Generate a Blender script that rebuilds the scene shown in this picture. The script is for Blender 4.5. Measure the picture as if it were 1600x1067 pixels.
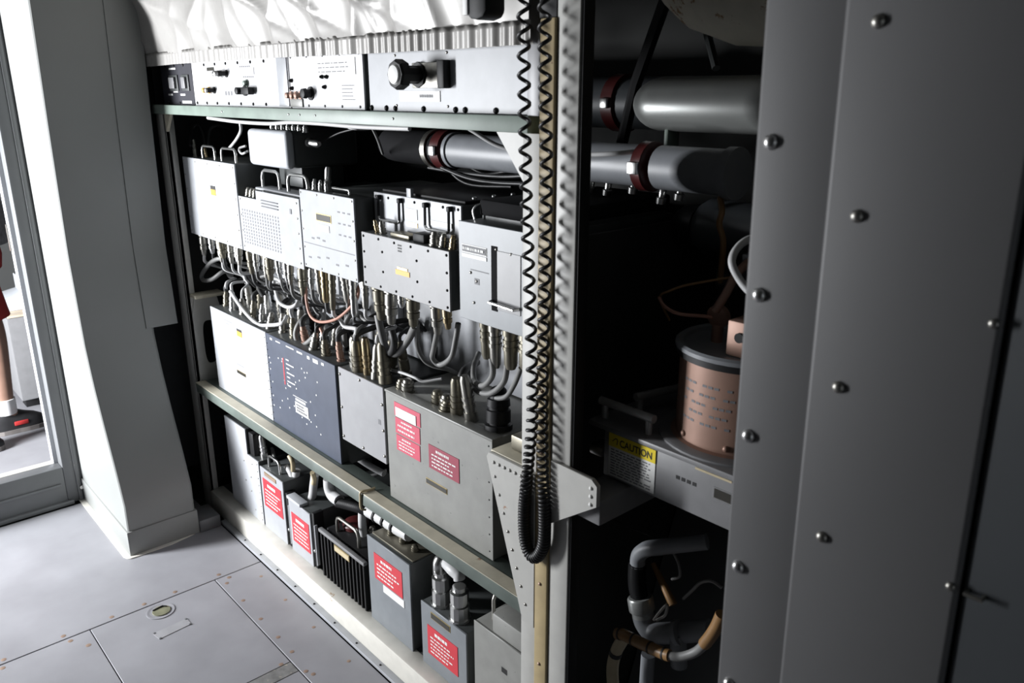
import bpy, bmesh, math, random
from mathutils import Vector, Matrix, Euler
for o in list(bpy.data.objects): bpy.data.objects.remove(o)
S = bpy.context.scene
COL = S.collection
PI = math.pi
rnd = random.Random(7)

# ------------------------------------------------------------------ camera
F_PX, CX, CY = 1245.0, 800.0, 533.5
PITCH, AZ, EYE = math.radians(17.35), math.radians(42.0), 1.6
FW = Vector((-math.cos(AZ)*math.cos(PITCH), math.sin(AZ)*math.cos(PITCH), -math.sin(PITCH)))
RT = FW.cross(Vector((0, 0, 1))).normalized()
UP = RT.cross(FW)
EYEP = Vector((0, 0, EYE))
cam = bpy.data.cameras.new('camera')
cam.sensor_width = 36; cam.lens = F_PX*36/1600
cam.clip_start = 0.02; cam.clip_end = 60
cam.dof.use_dof = True; cam.dof.focus_distance = 2.3; cam.dof.aperture_fstop = 7.0
co = bpy.data.objects.new('camera', cam); COL.objects.link(co)
co.matrix_world = Matrix(((RT.x, UP.x, -FW.x, 0), (RT.y, UP.y, -FW.y, 0), (RT.z, UP.z, -FW.z, EYE), (0, 0, 0, 1)))
S.camera = co

# ------------------------------------------------------------------ world, light, exposure
w = bpy.data.worlds.new('world'); S.world = w; w.use_nodes = True
bg = w.node_tree.nodes['Background']
bg.inputs[0].default_value = (0.86, 0.93, 1.0, 1); bg.inputs[1].default_value = 0.42
S.view_settings.view_transform = 'Standard'; S.view_settings.look = 'None'
S.view_settings.exposure = 0.0; S.view_settings.gamma = 1.0
S.view_settings.use_curve_mapping = False
la = bpy.data.lights.new('doorway_daylight', 'AREA')
la.shape = 'RECTANGLE'; la.size = 0.45; la.size_y = 1.50; la.energy = 255; la.color = (0.95, 0.97, 1.0)
lo = bpy.data.objects.new('doorway_daylight', la); COL.objects.link(lo)
lo.location = (-3.74, -1.17, 1.08); lo.rotation_euler = (math.radians(90), 0, 0)   # faces +y, fills the side doorway
lo.visible_camera = True

# ------------------------------------------------------------------ helpers
def at(px, py, y):
    r = FW + RT*((px-CX)/F_PX) - UP*((py-CY)/F_PX)
    return EYEP + r*(y/r.y)

MATS = {}
def mat(name, col, rough=0.5, metal=0.0, var=0.08, scale=25.0, chips=None, chip_amt=0.0, chip_scale=18.0, bump=0.0, spec=0.5, aniso=None):
    m = bpy.data.materials.new(name); m.use_nodes = True
    nt = m.node_tree; b = nt.nodes['Principled BSDF']
    b.inputs['Roughness'].default_value = rough; b.inputs['Metallic'].default_value = metal
    b.inputs['Specular IOR Level'].default_value = spec
    tc = nt.nodes.new('ShaderNodeTexCoord')
    nz = nt.nodes.new('ShaderNodeTexNoise'); nz.inputs['Scale'].default_value = scale; nz.inputs['Detail'].default_value = 6
    nt.links.new(tc.outputs['Object'], nz.inputs['Vector'])
    rp = nt.nodes.new('ShaderNodeValToRGB')
    c = Vector(col[:3])
    lo_, hi_ = c*(1-var), c*(1+var)
    rp.color_ramp.elements[0].position = 0.3; rp.color_ramp.elements[0].color = (*[max(0, v) for v in lo_], 1)
    rp.color_ramp.elements[1].position = 0.7; rp.color_ramp.elements[1].color = (*[min(1, v) for v in hi_], 1)
    nt.links.new(nz.outputs['Fac'], rp.inputs['Fac'])
    out = rp.outputs['Color']
    if chips is not None and chip_amt > 0:
        n2 = nt.nodes.new('ShaderNodeTexNoise'); n2.inputs['Scale'].default_value = chip_scale; n2.inputs['Detail'].default_value = 8; n2.inputs['Roughness'].default_value = 0.7
        nt.links.new(tc.outputs['Object'], n2.inputs['Vector'])
        r2 = nt.nodes.new('ShaderNodeValToRGB')
        p = 0.72 - chip_amt*0.35
        r2.color_ramp.elements[0].position = p; r2.color_ramp.elements[0].color = (0, 0, 0, 1)
        r2.color_ramp.elements[1].position = p+0.03; r2.color_ramp.elements[1].color = (1, 1, 1, 1)
        nt.links.new(n2.outputs['Fac'], r2.inputs['Fac'])
        mx = nt.nodes.new('ShaderNodeMix'); mx.data_type = 'RGBA'
        nt.links.new(r2.outputs['Color'], mx.inputs[0]); nt.links.new(out, mx.inputs[6]); mx.inputs[7].default_value = (*chips, 1)
        out = mx.outputs[2]
    nt.links.new(out, b.inputs['Base Color'])
    if bump > 0:
        bp = nt.nodes.new('ShaderNodeBump'); bp.inputs['Strength'].default_value = bump; bp.inputs['Distance'].default_value = 0.002
        n3 = nt.nodes.new('ShaderNodeTexNoise'); n3.inputs['Scale'].default_value = scale*12; n3.inputs['Detail'].default_value = 3
        nt.links.new(tc.outputs['Object'], n3.inputs['Vector']); nt.links.new(n3.outputs['Fac'], bp.inputs['Height'])
        nt.links.new(bp.outputs['Normal'], b.inputs['Normal'])
    MATS[name] = m
    return m
M = MATS
mat('panel_white', (0.60, 0.60, 0.61), 0.45, var=0.04)
mat('white_paint', (0.46, 0.475, 0.50), 0.45, var=0.05, chips=(0.3, 0.28, 0.25), chip_amt=0.03)
mat('pale_grey_paint', (0.36, 0.37, 0.39), 0.42, var=0.06, chips=(0.25, 0.25, 0.25), chip_amt=0.04, chip_scale=60)
mat('mid_grey_paint', (0.20, 0.20, 0.205), 0.42, var=0.07, chips=(0.12, 0.12, 0.12), chip_amt=0.05, chip_scale=60)
mat('warm_grey_paint', (0.25, 0.25, 0.235), 0.42, var=0.08, chips=(0.10, 0.10, 0.10), chip_amt=0.17, chip_scale=70)
mat('blue_grey_paint', (0.19, 0.205, 0.22), 0.42, var=0.07, chips=(0.5, 0.5, 0.48), chip_amt=0.03, chip_scale=50)
mat('slate_paint', (0.065, 0.077, 0.11), 0.40, var=0.08)
mat('dark_paint', (0.055, 0.06, 0.06), 0.45, var=0.1)
mat('black_paint', (0.011, 0.011, 0.012), 0.55, var=0.1, spec=0.25)
mat('green_dark', (0.12, 0.145, 0.13), 0.45, var=0.2, scale=14, chips=(0.42, 0.40, 0.32), chip_amt=0.12, chip_scale=25)
mat('matte_black', (0.010, 0.010, 0.011), 0.8, var=0.1, spec=0.08)
mat('black_rubber', (0.010, 0.010, 0.011), 0.45, var=0.1)
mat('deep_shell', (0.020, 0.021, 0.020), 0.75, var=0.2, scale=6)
mat('steel', (0.62, 0.62, 0.61), 0.28, 1.0, var=0.06)
mat('dull_steel', (0.36, 0.35, 0.32), 0.38, 1.0, var=0.12)
mat('brass', (0.36, 0.29, 0.18), 0.35, 1.0, var=0.1)
mat('olive_metal', (0.20, 0.185, 0.145), 0.42, 0.7, var=0.15)
mat('green_primer', (0.20, 0.25, 0.215), 0.45, var=0.15, scale=14, chips=(0.42, 0.40, 0.32), chip_amt=0.12, chip_scale=25)
mat('cream_worn', (0.56, 0.52, 0.41), 0.5, var=0.1, chips=(0.24, 0.12, 0.06), chip_amt=0.20, chip_scale=14)
mat('white_worn', (0.66, 0.64, 0.58), 0.45, var=0.06, chips=(0.36, 0.22, 0.10), chip_amt=0.13, chip_scale=10)
mat('post_white', (0.45, 0.445, 0.42), 0.45, var=0.05, chips=(0.28, 0.14, 0.07), chip_amt=0.08, chip_scale=18)
mat('tan_strip', (0.42, 0.33, 0.18), 0.5, var=0.10, chips=(0.16, 0.08, 0.04), chip_amt=0.12, chip_scale=16)
mat('lining_grey', (0.09, 0.092, 0.09), 0.5, var=0.05, scale=3)
mat('pillar_paint', (0.245, 0.252, 0.243), 0.5, var=0.05, scale=3)
mat('frame_grey', (0.15, 0.155, 0.16), 0.42, var=0.07, scale=8, chips=(0.5, 0.48, 0.42), chip_amt=0.03, chip_scale=40)
mat('floor_grey', (0.285, 0.285, 0.305), 0.5, var=0.12, scale=5, bump=0.05, chips=(0.40, 0.36, 0.32), chip_amt=0.02, chip_scale=30)
mat('floor_worn', (0.20, 0.20, 0.195), 0.5, var=0.3, scale=40, chips=(0.4, 0.37, 0.3), chip_amt=0.35, chip_scale=60)
mat('copper_screw', (0.36, 0.26, 0.20), 0.5, 0.5, var=0.2)
mat('copper', (0.31, 0.19, 0.145), 0.5, 0.35, var=0.12, scale=9)
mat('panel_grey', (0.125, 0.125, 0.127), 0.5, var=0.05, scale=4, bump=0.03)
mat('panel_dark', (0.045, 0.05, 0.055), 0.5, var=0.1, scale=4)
mat('duct_grey', (0.21, 0.22, 0.235), 0.42, var=0.06)
mat('tank_grey', (0.33, 0.34, 0.33), 0.35, 0.35, var=0.07, scale=12)
mat('red_clamp', (0.06, 0.009, 0.009), 0.4, var=0.1)
mat('red_label', (0.55, 0.035, 0.05), 0.5, var=0.05)
mat('maroon_label', (0.30, 0.035, 0.065), 0.5, var=0.06)
mat('pink_label', (0.58, 0.07, 0.12), 0.5, var=0.06)
mat('yellow_label', (0.80, 0.62, 0.02), 0.5, var=0.03)
mat('orange_label', (0.80, 0.42, 0.05), 0.5, var=0.05)
mat('white_label', (0.78, 0.78, 0.76), 0.5, var=0.03)
mat('ink_black', (0.012, 0.012, 0.012), 0.6, var=0.0)
mat('ink_grey', (0.16, 0.16, 0.17), 0.6, var=0.0)
mat('ink_white', (0.75, 0.75, 0.73), 0.6, var=0.0)
mat('nameplate', (0.03, 0.028, 0.022), 0.35, var=0.2)
mat('gold_edge', (0.45, 0.36, 0.18), 0.35, 0.8, var=0.1)
mat('satin_cover', (0.33, 0.32, 0.305), 0.40, 0.2, var=0.03, scale=60)
mat('cable_grey', (0.20, 0.20, 0.195), 0.5, var=0.1)
mat('cable_pale', (0.55, 0.55, 0.55), 0.45, var=0.06)
mat('cable_dark', (0.035, 0.035, 0.035), 0.5, var=0.1)
mat('cable_pink', (0.46, 0.24, 0.18), 0.5, var=0.08)
mat('hose_amber', (0.27, 0.15, 0.06), 0.4, var=0.15)
mat('hose_cream', (0.50, 0.42, 0.27), 0.5, var=0.1)
mat('rust_cream', (0.68, 0.64, 0.52), 0.5, var=0.06, chips=(0.30, 0.16, 0.05), chip_amt=0.42, chip_scale=11)
mat('navy_black', (0.022, 0.022, 0.03), 0.45, var=0.1)
mat('satin_steel', (0.55, 0.55, 0.54), 0.35, 0.45, var=0.05)
mat('latch_olive', (0.20, 0.20, 0.13), 0.5, var=0.2)
mat('c3_grey', (0.30, 0.30, 0.31), 0.42, var=0.05)
mat('plate_grey', (0.34, 0.34, 0.355), 0.4, var=0.08)
mat('skin', (0.24, 0.14, 0.10), 0.55, var=0.06)
mat('sock', (0.75, 0.75, 0.75), 0.8, var=0.05)
mat('shoe', (0.02, 0.02, 0.022), 0.6, var=0.2)
mat('shoe_sole', (0.22, 0.20, 0.19), 0.7, var=0.1)
mat('shoe_red', (0.6, 0.04, 0.04), 0.6, var=0.1)
mat('shirt', (0.22, 0.22, 0.23), 0.8, var=0.3, scale=60)
mat('shorts_red', (0.35, 0.02, 0.02), 0.8, var=0.1)
mat('hair', (0.03, 0.02, 0.015), 0.7, var=0.2)
mat('wood', (0.50, 0.42, 0.32), 0.6, var=0.12)

def props(o, label=None, cat=None, group=None, kind=None):
    if label: o['label'] = label
    if cat: o['category'] = cat
    if group: o['group'] = group
    if kind: o['kind'] = kind
    return o

def root_loc(p):
    while p.parent is not None: p = p.parent
    return p.location.copy()

def thing(name, label, cat, loc, group=None):
    o = bpy.data.objects.new(name, None); o.empty_display_size = 0.02
    COL.objects.link(o); o.location = loc
    return props(o, label, cat, group)

def sthing(name, loc, label=None):
    o = bpy.data.objects.new(name, None); o.empty_display_size = 0.02
    COL.objects.link(o); o.location = loc
    return props(o, label=label, kind='structure')

class G:
    def __init__(s): s.v = []; s.f = []
    def box(s, x0, x1, y0, y1, z0, z1):
        n = len(s.v)
        s.v += [(x0, y0, z0), (x1, y0, z0), (x1, y1, z0), (x0, y1, z0), (x0, y0, z1), (x1, y0, z1), (x1, y1, z1), (x0, y1, z1)]
        s.f += [tuple(n+i for i in q) for q in ((0, 3, 2, 1), (4, 5, 6, 7), (0, 1, 5, 4), (1, 2, 6, 5), (2, 3, 7, 6), (3, 0, 4, 7))]
        return s
    def prism(s, pts, axis, a0, a1):
        # polygon pts (u,v) extruded along axis: 'y' -> (x,z) polygon, 'x' -> (y,z), 'z' -> (x,y)
        def P(u, v, a): return {'y': (u, a, v), 'x': (a, u, v), 'z': (u, v, a)}[axis]
        n = len(s.v); k = len(pts)
        s.v += [P(u, v, a0) for u, v in pts] + [P(u, v, a1) for u, v in pts]
        s.f += [tuple(n+i for i in range(k)), tuple(n+k+i for i in reversed(range(k)))]
        s.f += [(n+i, n+k+i, n+k+(i+1) % k, n+(i+1) % k) for i in range(k)]
        return s
    def lathe(s, p0, p1, prof, n=16):
        # prof: (t along p0->p1 in metres, radius)
        p0 = Vector(p0); d = (Vector(p1)-p0).normalized()
        a = d.orthogonal().normalized(); b = d.cross(a)
        base = len(s.v)
        for t, r in prof:
            for i in range(n):
                an = 2*PI*i/n
                s.v.append(tuple(p0 + d*t + (a*math.cos(an)+b*math.sin(an))*r))
        for j in range(len(prof)-1):
            for i in range(n):
                s.f.append((base+j*n+i, base+j*n+(i+1) % n, base+(j+1)*n+(i+1) % n, base+(j+1)*n+i))
        s.f.append(tuple(base+i for i in reversed(range(n))))
        k = base+(len(prof)-1)*n
        s.f.append(tuple(k+i for i in range(n)))
        return s
    def cyl(s, p0, p1, r, n=14, r1=None):
        L = (Vector(p1)-Vector(p0)).length
        return s.lathe(p0, p1, [(0, r), (L, r if r1 is None else r1)], n)
    def tube(s, pts, r, n=8, closed=False):
        pts = [Vector(p) for p in pts]; k = len(pts)
        rr = r if isinstance(r, (list, tuple)) else [r]*k
        tang = []
        for i in range(k):
            a = pts[max(i-1, 0)]; b = pts[min(i+1, k-1)]
            t = (b-a); tang.append(t.normalized() if t.length > 1e-9 else Vector((0, 0, 1)))
        nrm = tang[0].orthogonal().normalized(); base = len(s.v)
        for i in range(k):
            nrm = (nrm - tang[i]*nrm.dot(tang[i]))
            nrm = nrm.normalized() if nrm.length > 1e-6 else tang[i].orthogonal().normalized()
            bn = tang[i].cross(nrm)
            for j in range(n):
                an = 2*PI*j/n
                s.v.append(tuple(pts[i] + (nrm*math.cos(an)+bn*math.sin(an))*rr[i]))
        for i in range(k-1):
            for j in range(n):
                s.f.append((base+i*n+j, base+i*n+(j+1) % n, base+(i+1)*n+(j+1) % n, base+(i+1)*n+j))
        s.f.append(tuple(base+j for j in reversed(range(n))))
        s.f.append(tuple(base+(k-1)*n+j for j in range(n)))
        return s
    def quad(s, a, b, c, d):
        n = len(s.v); s.v += [tuple(a), tuple(b), tuple(c), tuple(d)]; s.f.append((n, n+1, n+2, n+3)); return s
    def grid(s, fn, nu, nv):
        n = len(s.v)
        for j in range(nv+1):
            for i in range(nu+1): s.v.append(tuple(fn(i/nu, j/nv)))
        for j in range(nv):
            for i in range(nu):
                a = n+j*(nu+1)+i; s.f.append((a, a+1, a+nu+2, a+nu+1))
        return s
    def mesh(s, name, m, off, smooth=False, bev=0.0, seg=2, angle=40):
        me = bpy.data.meshes.new(name)
        me.from_pydata([(x-off[0], y-off[1], z-off[2]) for x, y, z in s.v], [], s.f)
        bm = bmesh.new(); bm.from_mesh(me)
        bmesh.ops.recalc_face_normals(bm, faces=bm.faces)
        if bev > 0:
            ed = [e for e in bm.edges if len(e.link_faces) == 2 and e.calc_face_angle(0) > 0.6]
            bmesh.ops.bevel(bm, geom=ed, offset=bev, segments=seg, affect='EDGES', profile=0.5)
            smooth = True
        bm.to_mesh(me); bm.free()
        if smooth:
            me.shade_smooth(); me.set_sharp_from_angle(angle=math.radians(angle))
        me.materials.append(M[m])
        return me
    def part(s, name, m, parent, **k):
        me = s.mesh(name, m, root_loc(parent), **k)
        o = bpy.data.objects.new(name, me); COL.objects.link(o); o.parent = parent
        return o
    def top(s, name, m, label, cat, loc=None, group=None, kind=None, **k):
        if loc is None:
            xs, ys, zs = zip(*s.v); loc = ((min(xs)+max(xs))/2, (min(ys)+max(ys))/2, min(zs))
        me = s.mesh(name, m, loc, **k)
        o = bpy.data.objects.new(name, me); COL.objects.link(o); o.location = loc
        return props(o, label, cat, group, kind)

def rbox(name, m, parent, x0, x1, y0, y1, z0, z1, bev=0.003, seg=2):
    return G().box(x0, x1, y0, y1, z0, z1).part(name, m, parent, bev=bev, seg=seg)

def spline(pts, per=8):
    P = [Vector(p) for p in pts]; P = [P[0]*2-P[1]] + P + [P[-1]*2-P[-2]]
    out = []
    for i in range(1, len(P)-2):
        for j in range(per):
            t = j/per
            a, b, c, d = P[i-1], P[i], P[i+1], P[i+2]
            out.append(0.5*((2*b)+(c-a)*t+(2*a-5*b+4*c-d)*t*t+(3*b-a-3*c+d)*t**3))
    out.append(P[-2]); return out

SHARED = {}
def shared(key, maker):
    if key not in SHARED: SHARED[key] = maker()
    return SHARED[key]
def place(name, me, parent, p, rot=None):
    o = bpy.data.objects.new(name, me); COL.objects.link(o); o.parent = parent
    o.location = Vector(p) - root_loc(parent)
    if rot: o.rotation_euler = rot
    return o

def screw_mesh(r, m):    # dome head, points along -y
    def mk():
        g = G(); g.lathe((0, 0, 0), (0, -1, 0), [(-0.001, r), (r*0.25, r), (r*0.6, r*0.75), (r*0.8, r*0.3)], 8)
        return g.mesh('screw', m, (0, 0, 0), smooth=True, angle=60)
    return shared(('screw', r, m), mk)
def screws(parent, pts, yf, r=0.004, m='black_paint', name='screw'):
    for x, z in pts: place(name, screw_mesh(r, m), parent, (x, yf, z))
def frame_pts(x0, x1, z0, z1, nx, nz, ins=0.012):
    x0 += ins; x1 -= ins; z0 += ins; z1 -= ins
    pts = [(x0+(x1-x0)*i/nx, z) for i in range(nx+1) for z in (z0, z1)]
    pts += [(x, z0+(z1-z0)*j/nz) for j in range(1, nz) for x in (x0, x1)]
    return pts

def conn_mesh(r, L, m, style=0):   # hangs along -z from origin
    def mk():
        g = G()
        if style == 0:
            prof = [(-0.002, r*1.25), (L*0.10, r*1.25), (L*0.10, r*0.85), (L*0.16, r*0.85), (L*0.16, r*1.08), (L*0.45, r*1.08), (L*0.47, r*0.9), (L*0.53, r*0.9), (L*0.55, r*1.05), (L*0.72, r*1.0), (L*0.74, r*0.8), (L*0.94, r*0.7), (L, r*0.5)]
        else:
            prof = [(-0.002, r*1.1), (L*0.2, r*1.1), (L*0.2, r*0.9), (L*0.3, r*0.9), (L*0.3, r*1.05), (L*0.38, r*1.05), (L*0.38, r*0.92), (L*0.46, r*0.92), (L*0.46, r*1.05), (L*0.54, r*1.05), (L*0.54, r*0.92), (L*0.9, r*0.85), (L, r*0.6)]
        g.lathe((0, 0, 0), (0, 0, -1), prof, 12)
        return g.mesh('connector', m, (0, 0, 0), smooth=True, angle=35)
    return shared(('conn', r, L, m, style), mk)
def connector(parent, p, up=False, r=0.012, L=0.075, m='dull_steel', style=0):
    k_ = .16 if up else .06
    rot = ((PI if up else 0)+rnd.uniform(-k_, k_), rnd.uniform(-k_, k_), 0)
    place('connector', conn_mesh(r, L, m, style), parent, p, rot)
    return Vector(p) + Euler(rot).to_matrix() @ Vector((0, 0, -L*0.97))

def lettering(parent, x0, x1, z0, z1, yf, rows, m='ink_white', fill=0.6, name='lettering', seed=1, centre=False):
    r = random.Random(seed); g = G(); dz = (z1-z0)/rows
    for k in range(rows):
        z = z1 - dz*(k+0.5); h = dz*fill*0.5
        x = x0; xe = x0+(x1-x0)*r.uniform(0.7, 1.0)
        while x < xe-0.001:
            wd = r.uniform(0.05, 0.16)*(x1-x0); xb = min(x+wd, xe)
            g.quad((x, yf, z-h), (xb, yf, z-h), (xb, yf, z+h), (x, yf, z+h))
            x = xb + 0.03*(x1-x0)
    return props(g.part(name, m, parent), kind='stuff')
def marks(parent, rects, yf, m, name='markings'):   # flat print too small to pick apart
    g = G()
    for x0, x1, z0, z1 in rects: g.quad((x0, yf, z0), (x1, yf, z0), (x1, yf, z1), (x0, yf, z1))
    return props(g.part(name, m, parent), kind='stuff')
def plate(name, m, parent, x0, x1, z0, z1, yf, t=0.0015, bev=0.0):
    return G().box(x0, x1, yf-t, yf+0.0005, z0, z1).part(name, m, parent, bev=bev, seg=1)
def wlabel(parent, x0, x1, z0, z1, yf, m='red_label', rows=6, ink='ink_white', seed=3):
    o = plate('warning_label', m, parent, x0, x1, z0, z1, yf)
    wd = x1-x0; hh = z1-z0
    lettering(o, x0+wd*.25, x1-wd*.2, z1-hh*.25, z1-hh*.1, yf-0.0019, 1, ink, .7, seed=seed)
    lettering(o, x0+wd*.1, x1-wd*.08, z0+hh*.08, z1-hh*.30, yf-0.0019, rows-1, ink, .38, seed=seed+1)
    return o
def nameplate(parent, x0, x1, z0, z1, yf, m='nameplate', edge='gold_edge', rows=2):
    e = 0.12*(z1-z0)
    o = plate('nameplate', edge, parent, x0, x1, z0, z1, yf, 0.0012)
    plate('plate_face', m, o, x0+e, x1-e, z0+e, z1-e, yf-0.0013, 0.0008)
    return o

def handle(parent, p0, p1, h, r=0.005, m='steel', name='handle', up=(0, 0, 1)):
    p0 = Vector(p0); p1 = Vector(p1); u = Vector(up)*h; d = (p1-p0); c = min(0.25*d.length, h*0.35)
    dn = d.normalized(); un = Vector(up)
    pts = [p0-un*0.002, p0+u-un*c, p0+u-un*c*.3+dn*c*.3, p0+u+dn*c, p1+u-dn*c, p1+u-un*c*.3-dn*c*.3, p1+u-un*c, p1-un*0.002]
    return G().tube(pts, r, 8).part(name, m, parent, smooth=True, angle=60)

def unit(name, label, cat, x0, x1, y0, y1, z0, z1, front='pale_grey_paint', body='dark_paint', group=None, bev=0.003, t=0.004, poly=None):  # dark default body puts the shade of unlit box sides into the colour
    o = thing(name, label, cat, ((x0+x1)/2, (y0+y1)/2, z0), group)
    if poly is None:
        rbox('body', body, o, x0+0.001, x1-0.001, y0+t, y1, z0+0.001, z1-0.001, bev)
        rbox('front_panel', front, o, x0, x1, y0, y0+t+0.001, z0, z1, 0.0012, 1)
    else:
        G().prism(poly, 'y', y0+t, y1).part('body', body, o)
        G().prism(poly, 'y', y0, y0+t+0.0005).part('front_panel', front, o)
    return o

CABLE_N = [0]
def cable(pts, r, m, label, group=None, n=7, per=7, name='cable'):
    return G().tube(spline(pts, per), r, n).top(name, m, label, 'cable', group=group, smooth=True, angle=80)

def atz(px, py, z=0.0):
    r = FW + RT*((px-CX)/F_PX) - UP*((py-CY)/F_PX)
    return EYEP + r*((z-EYE)/r.z)

# ================================================================== SETTING
# ---- floor: separate screwed-down panels over a dark sub-floor
FL = sthing('floor', (-2.0, 0, 0))
G().box(-6.2, 3.0, -1.3, 1.9, -0.05, -0.010).part('sub_floor', 'deep_shell', FL)
def fpanel(x0, x1, y0, y1, name='floor_panel', m='floor_grey'):
    return G().box(x0, x1, y0, y1, -0.010, 0.0).part(name, m, FL, bev=0.0012, seg=1)
fpanel(-3.34, -2.4495, -1.18, 0.994)
fpanel(-2.4455, -1.00, -1.18, 0.4285)
hatch = fpanel(-2.4455, -1.894, 0.4315, 0.8255, 'hatch_panel')
fpanel(-1.8925, -1.842, 0.4315, 0.8255, 'worn_strip', 'floor_worn')
fpanel(-1.8405, -1.00, 0.4315, 0.8255)
fpanel(-2.4455, -1.00, 0.8290, 0.994)
fpanel(-0.9975, 3.0, -1.18, 1.9)
fpanel(-6.2, -3.44, -1.18, 1.9, 'floor_panel')
def disc_mesh(r, m, h=0.0012):
    def mk():
        g = G(); g.lathe((0, 0, -0.0005), (0, 0, 1), [(0, r), (h*.7, r), (h, r*.7)], 10)
        return g.mesh('floor_screw', m, (0, 0, 0), smooth=True)
    return shared(('disc', r, m), mk)
for y in (0.20, 0.36, 0.50, 0.60, 0.70, 0.85):
    place('floor_screw', disc_mesh(0.0075, 'copper_screw'), FL, (-2.468, y, 0))
for y in (0.19, 0.37, 0.87):
    place('floor_screw', disc_mesh(0.0075, 'copper_screw'), FL, (-2.428, y, 0))
for x in (-2.40, -2.27, -2.14, -2.02, -1.93, -1.80, -1.6):
    place('floor_screw', disc_mesh(0.0070, 'copper_screw'), FL, (x, 0.850, 0))
for x in (-2.36, -2.18, -1.99, -1.78):
    place('floor_screw', disc_mesh(0.0060, 'copper_screw'), FL, (x, 0.955, 0))
for x in (-2.37, -2.1, -1.85):
    place('floor_screw', disc_mesh(0.0080, 'copper_screw'), FL, (x, 0.405, 0))
for x, y in ((-1.90, 0.80), (-1.915, 0.62), (-1.825, 0.84)):
    place('floor_screw', disc_mesh(0.0070, 'copper_screw'), FL, (x, y, 0))
lc = atz(251, 955)
G().lathe((lc.x, lc.y, -0.0005), (lc.x, lc.y, 1), [(0, 0.043), (0.0025, 0.043), (0.003, 0.040), (0.0015, 0.036), (0.0015, 0.030)], 28).part('latch_ring', 'floor_grey', hatch, smooth=True)
G().lathe((lc.x+.002, lc.y+.002, 0), (lc.x+.002, lc.y+.002, 1), [(0.0016, 0.028), (0.004, 0.027), (0.0045, 0.010), (0.0045, 0.002)], 24).part('latch_plate', 'latch_olive', hatch, smooth=True)
G().tube([(lc.x-.012, lc.y-.02, .0055), (lc.x-.016, lc.y+.012, .0065), (lc.x-.006, lc.y+.022, .0055)], 0.0022, 6).part('latch_lever', 'black_paint', hatch, smooth=True)
npc = [atz(239, 990.6), atz(249, 999), atz(299, 975), atz(292, 966.6)]
g = G(); n0 = [(p.x, p.y, 0.0) for p in npc]; n1 = [(p.x, p.y, 0.0016) for p in npc]
g.v += n0+n1; g.f += [(0, 1, 2, 3), (4, 7, 6, 5), (0, 4, 5, 1), (1, 5, 6, 2), (2, 6, 7, 3), (3, 7, 4, 0)]
hp = g.part('hatch_nameplate', 'plate_grey', hatch)
for p in npc: place('rivet', disc_mesh(0.004, 'frame_grey', .002), hp, (p.x*0.93+sum(q.x for q in npc)/4*0.07, p.y*0.93+sum(q.y for q in npc)/4*0.07, 0.0016))

# ---- shell
def struct(name, g, m, label=None, **k):
    return g.top(name, m, label, None, kind='structure', **k)
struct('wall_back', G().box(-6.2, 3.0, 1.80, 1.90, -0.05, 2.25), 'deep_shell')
struct('ceiling', G().box(-6.2, 3.0, -1.30, 1.90, 2.25, 2.32), 'lining_grey')
g = G()
for a in ((-6.2, -4.05, 0.0, 2.25), (-3.46, 3.0, 0.0, 2.25), (-4.05, -3.46, 1.88, 2.25), (-4.05, -3.46, 0.0, 0.30)):
    g.box(a[0], a[1], -1.30, -1.20, a[2], a[3])
struct('wall_front', g, 'lining_grey')
struct('wall_end', G().box(-6.3, -6.2, -1.3, 1.9, -0.05, 2.25), 'lining_grey')
# bulkhead across the aisle with its doorway (opening y -1.0 .. 0.60, sill 0.16 high)
g = G(); g.box(-3.44, -3.375, 0.665, 1.80, 0, 2.25); g.box(-3.44, -3.375, -1.20, -1.10, 0, 2.25); g.box(-3.44, -3.375, -1.10, 0.665, 2.02, 2.25)
struct('wall_left', g, 'frame_grey')
D1 = sthing('door_1', (-3.40, 0.6, 0))
rbox('door_jamb', 'frame_grey', D1, -3.43, -3.365, 0.600, 0.672, 0.0, 2.05, 0.006)
rbox('jamb_moulding', 'frame_grey', D1, -3.366, -3.358, 0.640, 0.656, 0.0, 2.05, 0.003)
rbox('lit_inner_edge', 'white_paint', D1, -3.475, -3.43, 0.585, 0.606, 0.15, 2.05, 0.002)  # jamb edge facing the daylight, its brightness put in as white
rbox('door_sill', 'frame_grey', D1, -3.43, -3.365, -1.10, 0.602, 0.0, 0.165, 0.008)
rbox('sill_tread', 'white_worn', D1, -3.47, -3.43, -1.10, 0.602, 0.150, 0.163, 0.002)
rbox('sill_moulding', 'frame_grey', D1, -3.366, -3.357, -1.10, 0.585, 0.085, 0.097, 0.003)
rbox('kick_strip', 'frame_grey', D1, -3.367, -3.350, -1.10, 0.62, 0.0, 0.018, 0.003)
rbox('strike_plate', 'dull_steel', D1, -3.478, -3.462, 0.581, 0.590, 1.03, 1.13, 0.001)
G().cyl((-3.365, 0.655, 0.062), (-3.350, 0.655, 0.062), 0.008, 10).part('door_bumper', 'steel', D1, smooth=True)

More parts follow.
